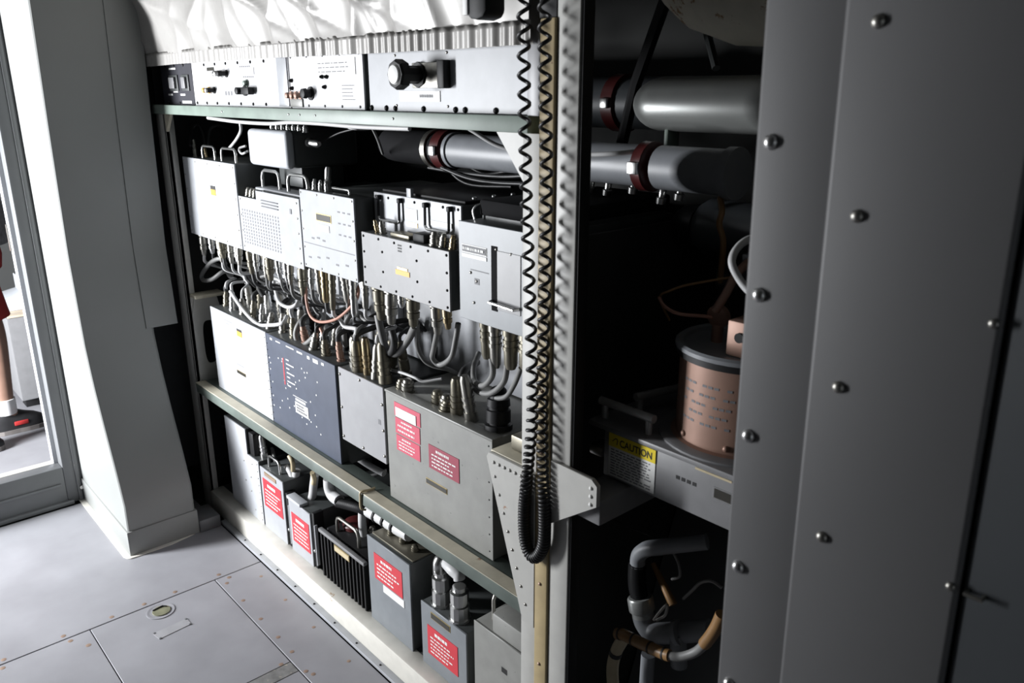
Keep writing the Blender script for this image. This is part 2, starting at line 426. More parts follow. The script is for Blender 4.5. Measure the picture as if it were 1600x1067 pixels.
# ---- pillar: boxed-in fuselage frame that flares towards the floor
PROF = [(0.0, -2.800), (0.10, -2.792), (0.20, -2.790), (0.33, -2.835), (0.48, -2.895), (0.62, -2.945), (0.75, -2.975), (1.07, -2.998), (1.50, -2.975), (1.87, -2.945), (2.25, -2.92)]
def pface(z):
    for (z0, x0), (z1, x1) in zip(PROF, PROF[1:]):
        if z <= z1: return x0+(x1-x0)*(z-z0)/(z1-z0)
    return PROF[-1][1]
TR = sthing('trim_1', (-3.1, 0.78, 0), 'grey boxed pillar flaring towards the floor beside the doorway')
zs = [2.25*i/45 for i in range(46)]
ring = lambda z: [(pface(z)-0.004, 0.664), (pface(z), 0.668), (pface(z), 0.897), (pface(z)-0.008, 0.905), (-3.372, 0.905), (-3.372, 0.664)]
g = G()
for z in zs:
    g.v += [(x, y, z) for x, y in ring(z)]
for i in range(len(zs)-1):
    for j in range(6): g.f.append((i*6+j, i*6+(j+1) % 6, i*6+6+(j+1) % 6, i*6+6+j))
g.f.append(tuple(range(6))); g.f.append(tuple((len(zs)-1)*6+j for j in range(6)))
g.part('pillar_box', 'pillar_paint', TR, smooth=True, angle=30)
g = G()
z0l = 0.775; zz = [z0l+(2.25-z0l)*i/20 for i in range(21)]
for z in zz:
    f_ = pface(z)+0.004; g.v += [(f_, 0.878, z), (f_, 0.990, z), (f_-0.02, 0.990, z), (f_-0.02, 0.878, z)]
for i in range(20):
    for j in range(4): g.f.append((i*4+j, i*4+(j+1) % 4, i*4+4+(j+1) % 4, i*4+4+j))
g.f.append((0, 1, 2, 3)); g.f.append((80, 81, 82, 83))
g.part('lapped_lining', 'pillar_paint', TR, smooth=True, angle=30)
g = G(); g.box(-3.372, -2.786, 0.658, 0.911, 0.0, 0.098)
g.part('base_band', 'pillar_paint', TR, bev=0.004, seg=2)
G().prism([(-3.372, .638), (-2.80, .638), (-2.782, .644), (-2.772, .656), (-2.770, .68), (-2.770, .80), (-2.79, .905), (-3.372, .905)], 'z', 0, .004).part('floor_flange', 'white_worn', TR, bev=0.0012, seg=1)
rbox('side_skirt', 'frame_grey', TR, -2.90, -2.78, 0.911, 0.992, 0.0, 0.05, 0.006)

# ================================================================== RACK
RK = thing('equipment_rack', 'tall white and green equipment rack with riveted frame and worn shelf beams', 'rack', (-2.05, 1.3, 0))
# left post
rbox('post', 'post_white', RK, -3.005, -2.925, 1.018, 1.032, 0.0, 1.53, 0.002)
rbox('post_return', 'post_white', RK, -2.937, -2.925, 1.018, 1.05, 0.0, 1.53, 0.002)
g = G()   # side plate with an oval cut-out: built as a ring of quads
ox, oz, oa, ob = 1.085, 0.695, 0.024, 0.085
N = 28; inner = []; outer = []
for i in range(N):
    a = 2*PI*i/N; c, s_ = math.cos(a), math.sin(a)
    inner.append((ox+oa*math.copysign(abs(c)**.6, c), oz+ob*math.copysign(abs(s_)**.6, s_)))
    k = min(0.055/max(abs(c), 1e-6), 0.180/max(abs(s_), 1e-6)); outer.append((ox+c*k, oz+s_*k))
for xx in (-2.927, -2.921):
    g.v += [(xx, *p) for p in inner] + [(xx, *p) for p in outer]
for q, b0 in ((0, 0), (1, 2*N)):
    for i in range(N): g.f.append((b0+i, b0+(i+1) % N, b0+N+(i+1) % N, b0+N+i))
for i in range(N):
    g.f.append((i, (i+1) % N, 2*N+(i+1) % N, 2*N+i)); g.f.append((N+i, N+(i+1) % N, 3*N+(i+1) % N, 3*N+i))
g.part('side_plate', 'post_white', RK)
rbox('post_bracket', 'cream_worn', RK, -2.935, -2.87, 1.03, 1.14, 0.878, 0.890, 0.002)
G().prism([(-2.925, 1.53), (-2.925, 1.47), (-2.87, 1.53)], 'y', 1.02, 1.03).part('corner_gusset', 'cream_worn', RK)
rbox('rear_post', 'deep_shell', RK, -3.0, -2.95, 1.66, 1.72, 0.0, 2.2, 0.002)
rbox('added_light_block', 'deep_shell', RK, -1.076, -1.066, 1.036, 1.140, 0.87, 2.2, 0.001)  # added plate hidden behind the right post, keeps door light off the duct
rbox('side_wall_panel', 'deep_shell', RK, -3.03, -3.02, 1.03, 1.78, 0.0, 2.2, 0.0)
# beams
tb = rbox('top_beam', 'green_primer', RK, -3.010, -1.075, 1.005, 1.045, 1.530, 1.560, 0.002)
rbox('top_beam_deck', 'dark_paint', RK, -3.0, -1.08, 1.045, 1.13, 1.536, 1.556, 0.001)
for x in (-1.98, -1.92, -1.84, -1.5, -2.4): place('rivet', screw_mesh(0.003, 'steel'), tb, (x, 1.005, 1.546))
mb = rbox('middle_beam', 'green_dark', RK, -2.920, -1.085, 1.010, 1.030, 0.510, 0.546, 0.003)
rbox('middle_beam_deck', 'green_dark', RK, -2.920, -1.085, 1.026, 1.090, 0.538, 0.5465, 0.001)
rbox('middle_beam_cap', 'cream_worn', RK, -2.920, -1.085, 1.0095, 1.046, 0.5455, 0.5490, 0.0012, 1)
rbox('shelf_tray', 'dark_paint', RK, -2.92, -1.95, 1.09, 1.55, 0.530, 0.5445, 0.001)
rbox('shelf_tray', 'dark_paint', RK, -1.67, -1.08, 1.09, 1.55, 0.530, 0.5445, 0.001)
rbox('shelf_runner', 'dark_paint', RK, -1.95, -1.67, 1.16, 1.20, 0.60, 0.634, 0.001)
rbox('bottom_sill', 'white_worn', RK, -2.94, -1.08, 1.018, 1.075, 0.0, 0.085, 0.005)
ks = rbox('kick_strip', 'pale_grey_paint', RK, -2.80, -1.05, 0.997, 1.020, 0.0, 0.012, 0.002)
rbox('bottom_tray', 'dark_paint', RK, -2.94, -1.08, 1.075, 1.60, 0.06, 0.083, 0.001)
for i in range(12):
    place('screw', disc_mesh(0.0035, 'black_paint', .003), ks, (-2.60+i*0.13, 1.007, 0.012))
rbox('upper_shelf', 'dark_paint', RK, -2.92, -1.08, 1.20, 1.55, 1.095, 1.112, 0.001)
rbox('wiring_panel', 'mid_grey_paint', RK, -2.92, -1.10, 1.50, 1.515, 0.55, 1.10, 0.001)
rbox('wiring_panel', 'deep_shell', RK, -2.92, -1.10, 1.60, 1.61, 0.08, 0.53, 0.001)
rbox('wiring_panel', 'pale_grey_paint', RK, -1.738, -1.12, 1.275, 1.283, 0.862, 1.095, 0.001)
rbox('wiring_panel', 'white_paint', RK, -2.86, -1.74, 1.262, 1.270, 0.865, 1.095, 0.001)
# lashing cord round the middle beam
G().tube(spline([(-1.735, 1.05, 0.552), (-1.735, 1.03, 0.552), (-1.738, 1.007, 0.553), (-1.742, 1.006, 0.535), (-1.745, 1.008, 0.50), (-1.74, 1.02, 0.492)], 5), 0.0035, 6).part('lashing_cord', 'hose_cream', RK, smooth=True)
# right post
rbox('post', 'post_white', RK, -1.098, -1.045, 1.015, 1.035, 0.0, 1.53, 0.002)
rbox('post_edge_strip', 'tan_strip', RK, -1.047, -1.011, 1.006, 1.034, 0.0, 1.72, 0.003)
rbox('post', 'post_white', RK, -1.011, -0.958, 1.012, 1.040, 0.0, 2.20, 0.003)
rbox('post_return', 'black_paint', RK, -0.9575, -0.953, 1.016, 1.042, 0.0, 2.20, 0.001)  # inner side of the white post, its shade put in as black
rbox('post_upper', 'black_paint', RK, -1.055, -1.012, 1.012, 1.05, 1.72, 2.20, 0.002)
rbox('post_end_plate', 'c3_grey', RK, -1.082, -1.048, 1.010, 1.03, 1.56, 1.70, 0.002)
G().prism([(-1.098, 1.53), (-1.098, 1.44), (-1.175, 1.53)], 'y', 1.018, 1.026).part('corner_gusset', 'post_white', RK)
gp = at(763, 703, 1.012); gr = at(820, 742, 1.012); gb = at(824, 945, 1.012)
gs = G().prism([(gp.x, gp.z-.012), (gp.x+.008, gp.z), (gr.x, gp.z), (-1.048, gp.z), (-1.048, 0.50), (gb.x-.01, 0.50)], 'y', 1.006, 1.016).part('gusset_plate', 'post_white', RK, bev=0.001, seg=1)
for i in range(6): place('rivet', screw_mesh(0.0042, 'post_white'), gs, (gp.x+.025+i*.017, 1.006, gp.z-.018))
for i in range(8):
    t = (i+1)/9; place('rivet', screw_mesh(0.0038, 'dull_steel' if i > 2 else 'post_white'), gs, (gp.x+.014+(gb.x-gp.x)*t, 1.006, gp.z-.012+(0.52-gp.z)*t))
rbox('gusset_shelf', 'cream_worn', RK, gp.x+.004, -1.05, 1.016, 1.10, gp.z-.004, gp.z+.002, 0.001)
rbox('gusset_block', 'olive_metal', RK, gp.x+.03, -1.06, 1.05, 1.12, gp.z+.002, gp.z+.035, 0.003)
for z in (0.42, 0.30, 0.36, 0.62, 0.74, 0.92, 1.05, 1.2): place('rivet', screw_mesh(0.0042, 'copper_screw'), RK, (-1.030, 1.006, z))
g = G().prism([(-1.000, 0.915), (-0.892, 0.915), (-0.878, 0.905), (-0.878, 0.862), (-1.000, 0.776)], 'y', 1.002, 1.012)
bp_ = g.part('splice_plate', 'post_white', RK, bev=0.001, seg=1)
for z in (0.905, 0.888, 0.871): place('rivet', screw_mesh(0.0042, 'white_label'), bp_, (-0.893, 1.002, z-.008))
rbox('cross_member', 'mid_grey_paint', RK, -0.955, -0.885, 1.02, 1.55, 0.812, 0.866, 0.004)
rbox('cross_member', 'deep_shell', RK, -0.96, -0.40, 1.50, 1.55, 0.40, 0.46, 0.004)
# dark divider and back of the neighbouring bay
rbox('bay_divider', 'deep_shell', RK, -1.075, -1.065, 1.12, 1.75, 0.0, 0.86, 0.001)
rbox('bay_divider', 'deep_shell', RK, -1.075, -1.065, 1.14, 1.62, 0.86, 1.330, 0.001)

# ================================================================== CONTROL PANELS ON THE TOP BEAM
YP = 1.03; ZP0, ZP1 = 1.5605, 1.735
def X(px, py, y=YP): return at(px, py, y).x
def stud_row(parent, xs, z, r=0.0045, m='black_paint'):
    screws(parent, [(x, z) for x in xs], YP, r, m, 'fastener')
xa, xb, xc, xd, xe = X(253, 130), X(302, 130), X(452, 125), X(570, 120), X(828, 120)
p = unit('breaker_panel', 'small black panel with pale switches at the left end of the top beam', 'panel', xa, xb-.003, YP, 1.12, ZP0, ZP1, 'navy_black', 'dark_paint')
for i, (a, b) in enumerate(((265, 278), (284, 295))):
    x0, x1 = X(a, 120), X(b, 120)
    f_ = rbox('switch_bezel', 'dark_paint', p, x0, x1, YP-.004, YP+.001, 1.605, 1.655, 0.001)
    rbox('rocker', 'mid_grey_paint', f_, x0+.014, x1-.014, YP-.012, YP-.003, 1.612, 1.648, 0.003)
marks(p, [(xa+.08, xa+.14, 1.672, 1.678), (xa+.05, xa+.09, 1.590, 1.596), (xa+.16, xa+.2, 1.590, 1.596), (xa+.10, xa+.14, 1.600, 1.604), (xa+.17, xa+.25, 1.566, 1.574)], YP-.0005, 'ink_white')
stud_row(p, [xa+.05, xa+.13, xa+.21], 1.684); stud_row(p, [xa+.05, xa+.15], 1.567)

p = unit('control_panel', 'white control panel with toggle knobs between the black panel and the label panel', 'panel', xb, xc-.002, YP, 1.12, ZP0, ZP1, 'panel_white', 'dark_paint')
stud_row(p, [X(q, 95) for q in (318, 335, 352, 371, 391, 412)], 1.681); stud_row(p, [X(q, 160) for q in (309, 324, 340, 358, 377, 396, 416)], 1.569)
def knob(parent, x, z, L, r, m='black_paint', name='toggle'):
    return G().lathe((x, YP+.001, z), (x, YP-1, z), [(0, r*1.3), (.004, r*1.3), (.004, r*.8), (L*.6, r*.8), (L*.6, r), (L, r*.9), (L+.002, r*.4)], 12).part(name, m, parent, smooth=True)
a = at(352, 115, YP); knob(p, a.x-.02, a.z, .028, .009, 'steel'); knob(p, a.x+.01, a.z, .030, .0085, 'black_paint'); knob(p, a.x-.045, a.z, .02, .008, 'steel')
a = at(333, 141, YP); knob(p, a.x-.03, a.z, .022, .008, 'orange_label'); knob(p, a.x-.01, a.z, .022, .008, 'steel'); knob(p, a.x+.012, a.z, .026, .008)
a = at(386, 130, YP); knob(p, a.x, a.z, .012, .008, 'green_primer', 'indicator')
a = at(388, 142, YP)
kb = G().lathe((a.x-.015, YP, a.z), (a.x-.015, YP-1, a.z), [(0, .014), (.006, .014), (.006, .010), (.030, .010), (.032, .006)], 14).part('rotary_knob', 'black_paint', p, smooth=True)
rbox('knob_pointer', 'black_paint', kb, a.x-.005, a.x+.045, YP-.022, YP-.003, a.z-.010, a.z+.010, .003)
a = at(329, 108, YP); plate('nameplate', 'nameplate', p, a.x-.026, a.x+.026, a.z-.005, a.z+.005, YP)
marks(p, [(X(374, 102)+.012*i, X(374, 102)+.008+.012*i, 1.668, 1.672) for i in range(6)] + [(X(380, 120)+.012*i, X(380, 120)+.008+.012*i, 1.640, 1.644) for i in range(6)]
      + [(X(352, 146)+.02*i, X(352, 146)+.012+.02*i, 1.592, 1.604) for i in range(3)] + [(X(396, 108), X(396, 108)+.004, 1.648, 1.667)], YP-.0005, 'ink_grey')
rbox('side_flange', 'pale_grey_paint', p, xc-.062, xc-.006, YP-.003, YP+.001, ZP0+.004, 1.70, .001)

p = unit('control_panel', 'white panel with printed labels and a single black knob', 'panel', xc+.004, xd-.006, YP, 1.12, ZP0, ZP1, 'panel_white', 'dark_paint')
stud_row(p, [X(q, 82) for q in (453, 478, 503, 530, 560)], 1.686, .0035, 'mid_grey_paint'); stud_row(p, [X(q, 165) for q in (483, 508, 535, 563)], 1.568, .0035, 'mid_grey_paint')
a = at(486, 146, YP); knob(p, a.x, a.z, .026, .013)
for q in (456, 463, 470): a = at(q, 149, YP); knob(p, a.x, a.z, .018, .008, 'copper', 'toggle')
for q in ((504, 120), (511, 120), (508, 136), (456, 126), (457, 138)): a = at(*q, YP); knob(p, a.x, a.z, .008, .004)
plate('sheet_label', 'white_label', p, X(495, 100), X(555, 95), 1.640, 1.678, YP)
lettering(p, X(497, 98), X(552, 98), 1.643, 1.672, YP-.002, 3, 'ink_grey', .25, seed=9)
lettering(p, X(535, 145), X(556, 145), 1.58, 1.62, YP-.001, 5, 'ink_grey', .2, seed=19)
rbox('brown_tag', 'warm_grey_paint', p, X(456, 158), X(474, 158), YP-.004, YP+.001, 1.564, 1.584, .001)

p = unit('control_panel', 'long pale grey panel with one large protruding black knob', 'panel', xd+.016, xe, YP, 1.12, ZP0, ZP1, 'pale_grey_paint', 'dark_paint')
a = at(660, 117, YP)
kb = G().lathe((a.x-.005, YP, a.z), (a.x-.005, YP-1, a.z), [(0, .026), (.010, .026), (.010, .018), (.040, .018), (.045, .030), (.062, .030), (.066, .026), (.066, .012), (.070, .010)], 8).part('large_knob', 'black_paint', p, smooth=True, angle=30)
G().lathe((a.x-.005, YP-.066, a.z), (a.x-.005, YP-1, a.z), [(0, .020), (.004, .018), (.006, .010)], 18).part('knob_cap', 'white_label', kb, smooth=True)
rbox('knob_stop', 'black_paint', p, a.x+.072, a.x+.095, YP-.018, YP+.001, a.z-.027, a.z+.027, .003)
rbox('knob_base', 'dull_steel', p, a.x-.03, a.x+.072, YP-.006, YP+.001, a.z-.026, a.z+.024, .002)
plate('sheet_label', 'white_label', p, a.x-.085, a.x+.06, 1.582, 1.603, YP)
lettering(p, a.x-.01, a.x+.05, 1.588, 1.598, YP-.002, 1, 'ink_grey', .6, seed=4)
stud_row(p, [X(q, 163) for q in (581, 604, 618, 662, 712, 727, 775)], 1.567, .0062)
stud_row(p, [X(q, 72) for q in (578, 600, 612, 658, 710, 727)], 1.690, .006)
screws(p, [(X(617, 82), 1.676), (X(698, 76), 1.676), (X(620, 160), 1.573), (X(700, 160), 1.573)], YP, .003, 'dull_steel')

# ================================================================== FABRIC COVER
def cov_y(u, v):
    x = -3.06 + u*(3.06-1.062); z = v
    k = max(0, 1-v*2.2)
    s_ = 0.0
    # gathers fanning up out of the hem
    for cx_, wd, tilt, amp, top in ((.10, .018, .10, .5, .35), (.20, .020, .12, 1.0, .55), (.27, .016, .16, .9, .6), (.335, .020, .05, .7, .4), (.43, .020, -.05, 1.0, .6), (.48, .03, -.12, 1.2, .9), (.53, .022, .10, 1.3, .7), (.60, .02, -.10, 1.0, .6),
                                   (.645, .03, .03, 1.6, 1.2), (.72, .02, .10, 1.2, .8), (.76, .018, -.06, .9, .5), (.80, .02, .06, 1.0, .6), (.87, .018, -.04, .9, .5), (.93, .018, .04, .9, .6)):
        w_ = wd*(1+1.8*v); q = (u-cx_-tilt*v)/w_
        s_ += amp*math.exp(-abs(q)**1.1*1.3)*max(0, 1-v/top)*min(1, .45+v*3)
    fl = math.sin(u*17+v*9+1.5*math.sin(u*9+v*4)); s_ += 1.1*(1-abs(fl))**2*min(1, v*3) + .5*math.sin(u*21+v*6)*v + .35*math.sin(u*47+3*v)*k
    e_ = min(1, max(.12, (1-u)*11))
    return 1.002 - (0.055*v**0.8 + 0.021*s_)*e_
def cov(u, v):
    z = 1.718 + v*0.40
    return (-3.06 + u*(3.06-1.062) + .008*math.sin(v*5+u*11), cov_y(u, v), z)
CV = thing('fabric_cover', 'silvery white satin cover with gathered hem hanging above the control panels', 'cover', (-2.06, 1.0, 1.69))
g = G().grid(cov, 260, 46)
g.part('cover_cloth', 'satin_cover', CV, smooth=True, angle=180)
def hem(u, v):
    x = -3.06 + u*(3.06-1.062); kx = .25 + .75*min(1, max(0, (u-.15)*2.2))
    y0 = cov_y(u, 0)
    pl = .0022*kx*(math.sin(u*430+3*math.sin(u*31)) + .8*math.sin(u*173+2*math.sin(u*19)))
    a = v*PI*2
    return (x, (1.002 if v > .5 else 0)*0 + y0*.35 + 1.0*.65 - .004 + pl*(1 if v <= .5 else .6) + (.007 if v > .5 else 0), 1.683 + .004*math.sin(u*5) + (.040*(2*v) if v <= .5 else .040*(2-2*v)))
G().grid(hem, 900, 8).part('hem', 'satin_cover', CV, smooth=True, angle=180)
rbox('fold_over', 'satin_cover', CV, -3.055, -1.065, 1.02, 1.026, 1.69, 2.10, .001)

# ================================================================== HANDSET AND COILED CORD
HS = thing('handset', 'black telephone handset hanging at the top above the coiled cord', 'handset', (-1.03, 0.885, 1.715))
a = at(758, 32, .885)
G().prism([(a.x-.026, 1.80), (a.x-.026, a.z+.012), (a.x-.016, a.z+.003), (a.x, a.z), (a.x+.016, a.z+.003), (a.x+.024, a.z+.012), (a.x+.024, 1.80)], 'y', .865, .908).part('mouthpiece', 'black_paint', HS, bev=.005, seg=2)
rbox('grip', 'black_paint', HS, a.x-.022, a.x+.022, .87, .902, 1.795, 1.98, .010, 3)
rbox('earpiece', 'black_paint', HS, a.x-.036, a.x+.036, .865, .910, 1.975, 2.06, .014, 3)
rbox('lit_front_strip', 'white_label', HS, a.x-.030, a.x-.017, .862, .880, a.z+.008, 1.80, .002)  # white strip stands for door light on the black handset's front
rbox('hook_bracket', 'dull_steel', HS, a.x-.03, a.x+.03, .908, 1.0, 2.04, 2.05, .002)

YC = .990
def pc_(px, py): return at(px, py, .985 if py < 100 else (.989 if py < 400 else .9925))
c_up = pc_(818, 20); d_up = pc_(851, 20)
cc = [Vector((c_up.x-.006, YC, 2.12)), c_up, pc_(822, 300), pc_(829, 500), pc_(832, 640), pc_(826, 720), pc_(819, 800), pc_(822, 850), pc_(835, 871), pc_(849, 852), pc_(851, 800), pc_(848, 720), pc_(847, 640), pc_(850, 500), pc_(854, 300), d_up, Vector((d_up.x-.004, YC, 2.12))]
cl = spline(cc, 60)
dens = []   # coil turns per metre: stretched at the top, tight at the bottom
L = [0.0]; ph = [0.0]
for i in range(1, len(cl)):
    ds = (cl[i]-cl[i-1]).length
    z = cl[i].z
    pitch = 0.0315 if z > 1.1 else (0.0066 if z < .80 else 0.0066+(z-.80)/.30*(0.0315-.0066))
    L.append(L[-1]+ds); ph.append(ph[-1]+2*PI*ds/pitch)
pts = []; steps = int(ph[-1]/(2*PI)*14); j = 0
for s_ in range(steps+1):
    t = ph[-1]*s_/steps
    while j < len(ph)-2 and ph[j+1] < t: j += 1
    f_ = (t-ph[j])/max(ph[j+1]-ph[j], 1e-9)
    c_ = cl[j].lerp(cl[j+1], f_); tg = (cl[min(j+2, len(cl)-1)]-cl[max(j-1, 0)]).normalized()
    n1_ = Vector((0, 1, 0)) - tg*tg.y; n1_.normalize(); n2_ = tg.cross(n1_)
    R_ = .0092 if c_.z > .85 else .0098
    pts.append(c_ + (n1_*math.cos(t)+n2_*math.sin(t))*R_)
G().tube(pts, .0036, 6).top('coiled_cord', 'black_rubber', 'black coiled telephone cord hanging in a long loop in front of the white post', 'cord', smooth=True, angle=180)

# ================================================================== UPPER ROW OF BOXES
YB = 1.06
BR = 'upper boxes'
GU = 'cables between the upper and middle boxes'
# box 1
b1 = unit('equipment_box', 'white equipment box with small yellow sticker at the left end of the upper row', 'equipment box', -2.915, -2.482, YB, 1.45, 1.114, 1.385, 'white_paint')
screws(b1, frame_pts(-2.915, -2.482, 1.114, 1.385, 4, 5), YB, .003, 'dull_steel')
handle(b1, (-2.79, 1.085, 1.384), (-2.685, 1.085, 1.384), .043, .0045); handle(b1, (-2.63, 1.085, 1.384), (-2.52, 1.085, 1.384), .043, .0045)
a = at(333, 297, YB); o = plate('sticker', 'orange_label', b1, a.x-.018, a.x+.02, a.z-.017, a.z+.002, YB); plate('sticker_band', 'ink_black', o, a.x-.018, a.x+.02, a.z+.002, a.z+.014, YB)
connector(b1, (-2.87, 1.09, 1.384), True, .007, .06, 'dull_steel'); connector(b1, (-2.845, 1.12, 1.384), True, .006, .04, 'brass'); connector(b1, (-2.50, 1.15, 1.384), True, .010, .05, 'brass')
# box 2 (stepped top left)
px_ = X(399, 300, YB)
b2 = unit('equipment_box', 'pale grey box with a perforated vent grid and two chrome handles on top', 'equipment box', -2.474, -2.07, YB, 1.45, 1.114, 1.315, 'pale_grey_paint', poly=[(-2.474, 1.114), (-2.07, 1.114), (-2.07, 1.315), (px_, 1.315), (px_, 1.288), (-2.474, 1.288)])
g = G()
for i in range(15):
    for j in range(11):
        x = -2.455+i*.0175; z = 1.142+j*.0102; g.box(x, x+.0055, YB-.0006, YB+.001, z, z+.006)
o = g.part('vent_slots', 'ink_grey', b2); o['kind'] = 'stuff'
for k in range(3): rbox('louvre', 'mid_grey_paint', b2, -2.31, -2.20, YB-.003, YB+.001, 1.270+k*.009, 1.273+k*.009, .0008, 1)
screws(b2, [(-2.085, 1.13+.043*i) for i in range(5)]+[(-2.462, 1.13+.05*i) for i in range(4)], YB, .003, 'dull_steel')
plate('sticker', 'ink_grey', b2, -2.128, -2.118, 1.268, 1.282, YB)
handle(b2, (-2.395, 1.11, 1.313), (-2.28, 1.11, 1.313), .058, .0055); handle(b2, (-2.225, 1.11, 1.313), (-2.105, 1.11, 1.313), .058, .0055)
rbox('top_rail', 'pale_grey_paint', b2, -2.40, -2.08, 1.085, 1.14, 1.312, 1.320, .003)
for q in range(3): connector(b2, (-2.458+.026*q, 1.085, 1.286), True, .008, .028, 'dull_steel')
connector(b2, (-2.085, 1.16, 1.313), True, .011, .085, 'steel', 1)
# box 3
b3 = unit('equipment_box', 'pale grey box with black and gold nameplate beside the vented box', 'equipment box', -2.063, -1.777, YB, 1.118, 1.125, 1.344, 'pale_grey_paint')
rbox('rear_body', 'dark_paint', b3, -2.060, -1.785, 1.117, 1.47, 1.13, 1.340, .003)
nameplate(b3, -1.975, -1.895, 1.266, 1.288, YB); plate('sheet_label', 'white_label', b3, -1.963, -1.908, 1.240, 1.258, YB)
marks(b3, [(-2.055, -1.785, 1.1965, 1.1985)] + [(-2.01+.03*i, -1.995+.03*i, 1.212+.004*(i % 2), 1.217+.004*(i % 2)) for i in range(3)] + [(-1.86+.025*(i % 3), -1.848+.025*(i % 3), 1.30-.03*(i//3), 1.304-.03*(i//3)) for i in range(9)] + [(-2.035+.05*i, -2.020+.05*i, 1.155+.006*(i % 3), 1.160+.006*(i % 3)) for i in range(5)], YB-.0006, 'ink_grey')
screws(b3, frame_pts(-2.063, -1.777, 1.125, 1.344, 3, 4, .008), YB, .0028, 'dull_steel')
handle(b3, (-1.955, 1.10, 1.342), (-1.86, 1.10, 1.342), .012, .004)
for q in range(3): connector(b3, (-2.03+.035*q, 1.09, 1.342), True, .007, .03, 'steel')
# box 4 and the box behind it
b4 = unit('equipment_box', 'mid grey box with an orange sticker and black screws in the upper row', 'equipment box', -1.748, -1.385, YB, 1.116, 1.125, 1.265, 'mid_grey_paint', 'dark_paint')
screws(b4, frame_pts(-1.748, -1.385, 1.125, 1.265, 5, 3, .010)+[(-1.655, 1.225), (-1.655, 1.175), (-1.51, 1.225), (-1.51, 1.175)], YB, .0034)
o = plate('sticker', 'orange_label', b4, -1.598, -1.540, 1.180, 1.192, YB); plate('sticker_band', 'gold_edge', o, -1.59, -1.548, 1.193, 1.199, YB)
marks(b4, [(-1.586, -1.570, 1.236+.007*i, 1.240+.007*i) for i in range(3)], YB-.0006, 'ink_black')
for x, m_, r_ in ((-1.71, 'brass', .006), (-1.685, 'dull_steel', .008), (-1.47, 'dull_steel', .012), (-1.44, 'dull_steel', .009), (-1.405, 'brass', .008)): connector(b4, (x, 1.085, 1.264), True, r_, .032, m_)
rbox('cover_block', 'olive_metal', b4, -1.64, -1.56, 1.075, 1.112, 1.264, 1.275, .003)
rbox('cover_block', 'black_paint', b4, -1.545, -1.50, 1.075, 1.112, 1.264, 1.285, .003)
b6 = unit('equipment_box', 'grey box with two wire bail handles behind the orange sticker box', 'equipment box', -1.775, -1.415, 1.120, 1.48, 1.128, 1.357, 'pale_grey_paint', 'dark_paint')
screws(b6, [(-1.765+.0565*i, 1.347) for i in range(7)], 1.120, .0036)
for xx in (-1.745, -1.545):
    bh = G().tube([(xx+.001, 1.112, 1.298), (xx+.006, 1.112, 1.292), (xx+.012, 1.112, 1.290), (xx+.082, 1.112, 1.290), (xx+.088, 1.112, 1.292), (xx+.093, 1.112, 1.298)], .0036, 7).part('bail_handle', 'steel', b6, smooth=True)
    for q in (.001, .093): G().tube([(xx+q, 1.113, 1.348), (xx+q, 1.112, 1.297)], .0034, 7).part('bail_leg', 'black_paint', bh, smooth=True)
    for q in (0, .094): rbox('bail_bracket', 'black_paint', b6, xx+q-.005, xx+q+.005, 1.108, 1.121, 1.340, 1.352, .002)
plate('sheet_label', 'white_label', b6, -1.635, -1.585, 1.305, 1.330, 1.120); plate('sheet_label', 'white_label', b6, -1.53, -1.45, 1.300, 1.312, 1.120); plate('sticker', 'gold_edge', b6, -1.63, -1.585, 1.286, 1.297, 1.120)
rbox('locating_tab', 'pale_grey_paint', b6, -1.630, -1.612, 1.121, 1.130, 1.355, 1.378, .001)
rbox('top_cover', 'black_paint', b6, -1.765, -1.425, 1.14, 1.47, 1.357, 1.364, .002)
for i in range(5): place('fastener', disc_mesh(.006, 'steel', .006), b6, (-1.44, 1.18+.06*i, 1.364))
# box 5
b5 = unit('equipment_box', 'blue grey box with a recessed lever handle next to the coiled cord', 'equipment box', -1.350, -1.110, YB, 1.50, 1.122, 1.338, 'blue_grey_paint', 'dark_paint')
nameplate(b5, -1.338, -1.256, 1.272, 1.290, YB, 'ink_grey', 'white_label'); plate('sheet_label', 'white_label', b5, -1.338, -1.256, 1.262, 1.270, YB)
lettering(b5, -1.332, -1.262, 1.276, 1.287, YB-.0035, 1, 'ink_white', .5, seed=22)
rbox('handle_slot', 'matte_black', b5, -1.241, -1.222, YB-.0012, YB+.001, 1.160, 1.298, .0004, 1)
rbox('slot_panel', 'mid_grey_paint', b5, -1.222, -1.150, YB-.0015, YB+.001, 1.165, 1.290, .0006, 1)
G().tube([(-1.238, YB-.002, 1.181), (-1.236, YB-.012, 1.180), (-1.16, YB-.012, 1.178), (-1.154, YB-.002, 1.179)], .0035, 7).part('lever', 'steel', b5, smooth=True)
screws(b5, [(-1.226, 1.292), (-1.18, 1.288), (-1.29, 1.214), (-1.30, 1.165), (-1.31, 1.23)], YB, .0035, 'dull_steel')
marks(b5, [(-1.297, -1.281, 1.207, 1.220), (-1.31, -1.25, 1.236, 1.238), (-1.20+.0, -1.16, 1.196, 1.198)], YB-.0006, 'ink_grey')
lid = rbox('raised_lid', 'matte_black', b5, -1.340, -1.115, 1.11, 1.49, 1.345, 1.380, .006)
rbox('lid_seal', 'dark_paint', b5, -1.335, -1.118, 1.115, 1.485, 1.336, 1.346, .001)
G().tube(spline([(-1.343, 1.10, 1.337), (-1.346, 1.098, 1.355), (-1.343, 1.105, 1.366), (-1.336, 1.115, 1.370)], 5), .0025, 7).part('latch_hook', 'steel', b5, smooth=True)

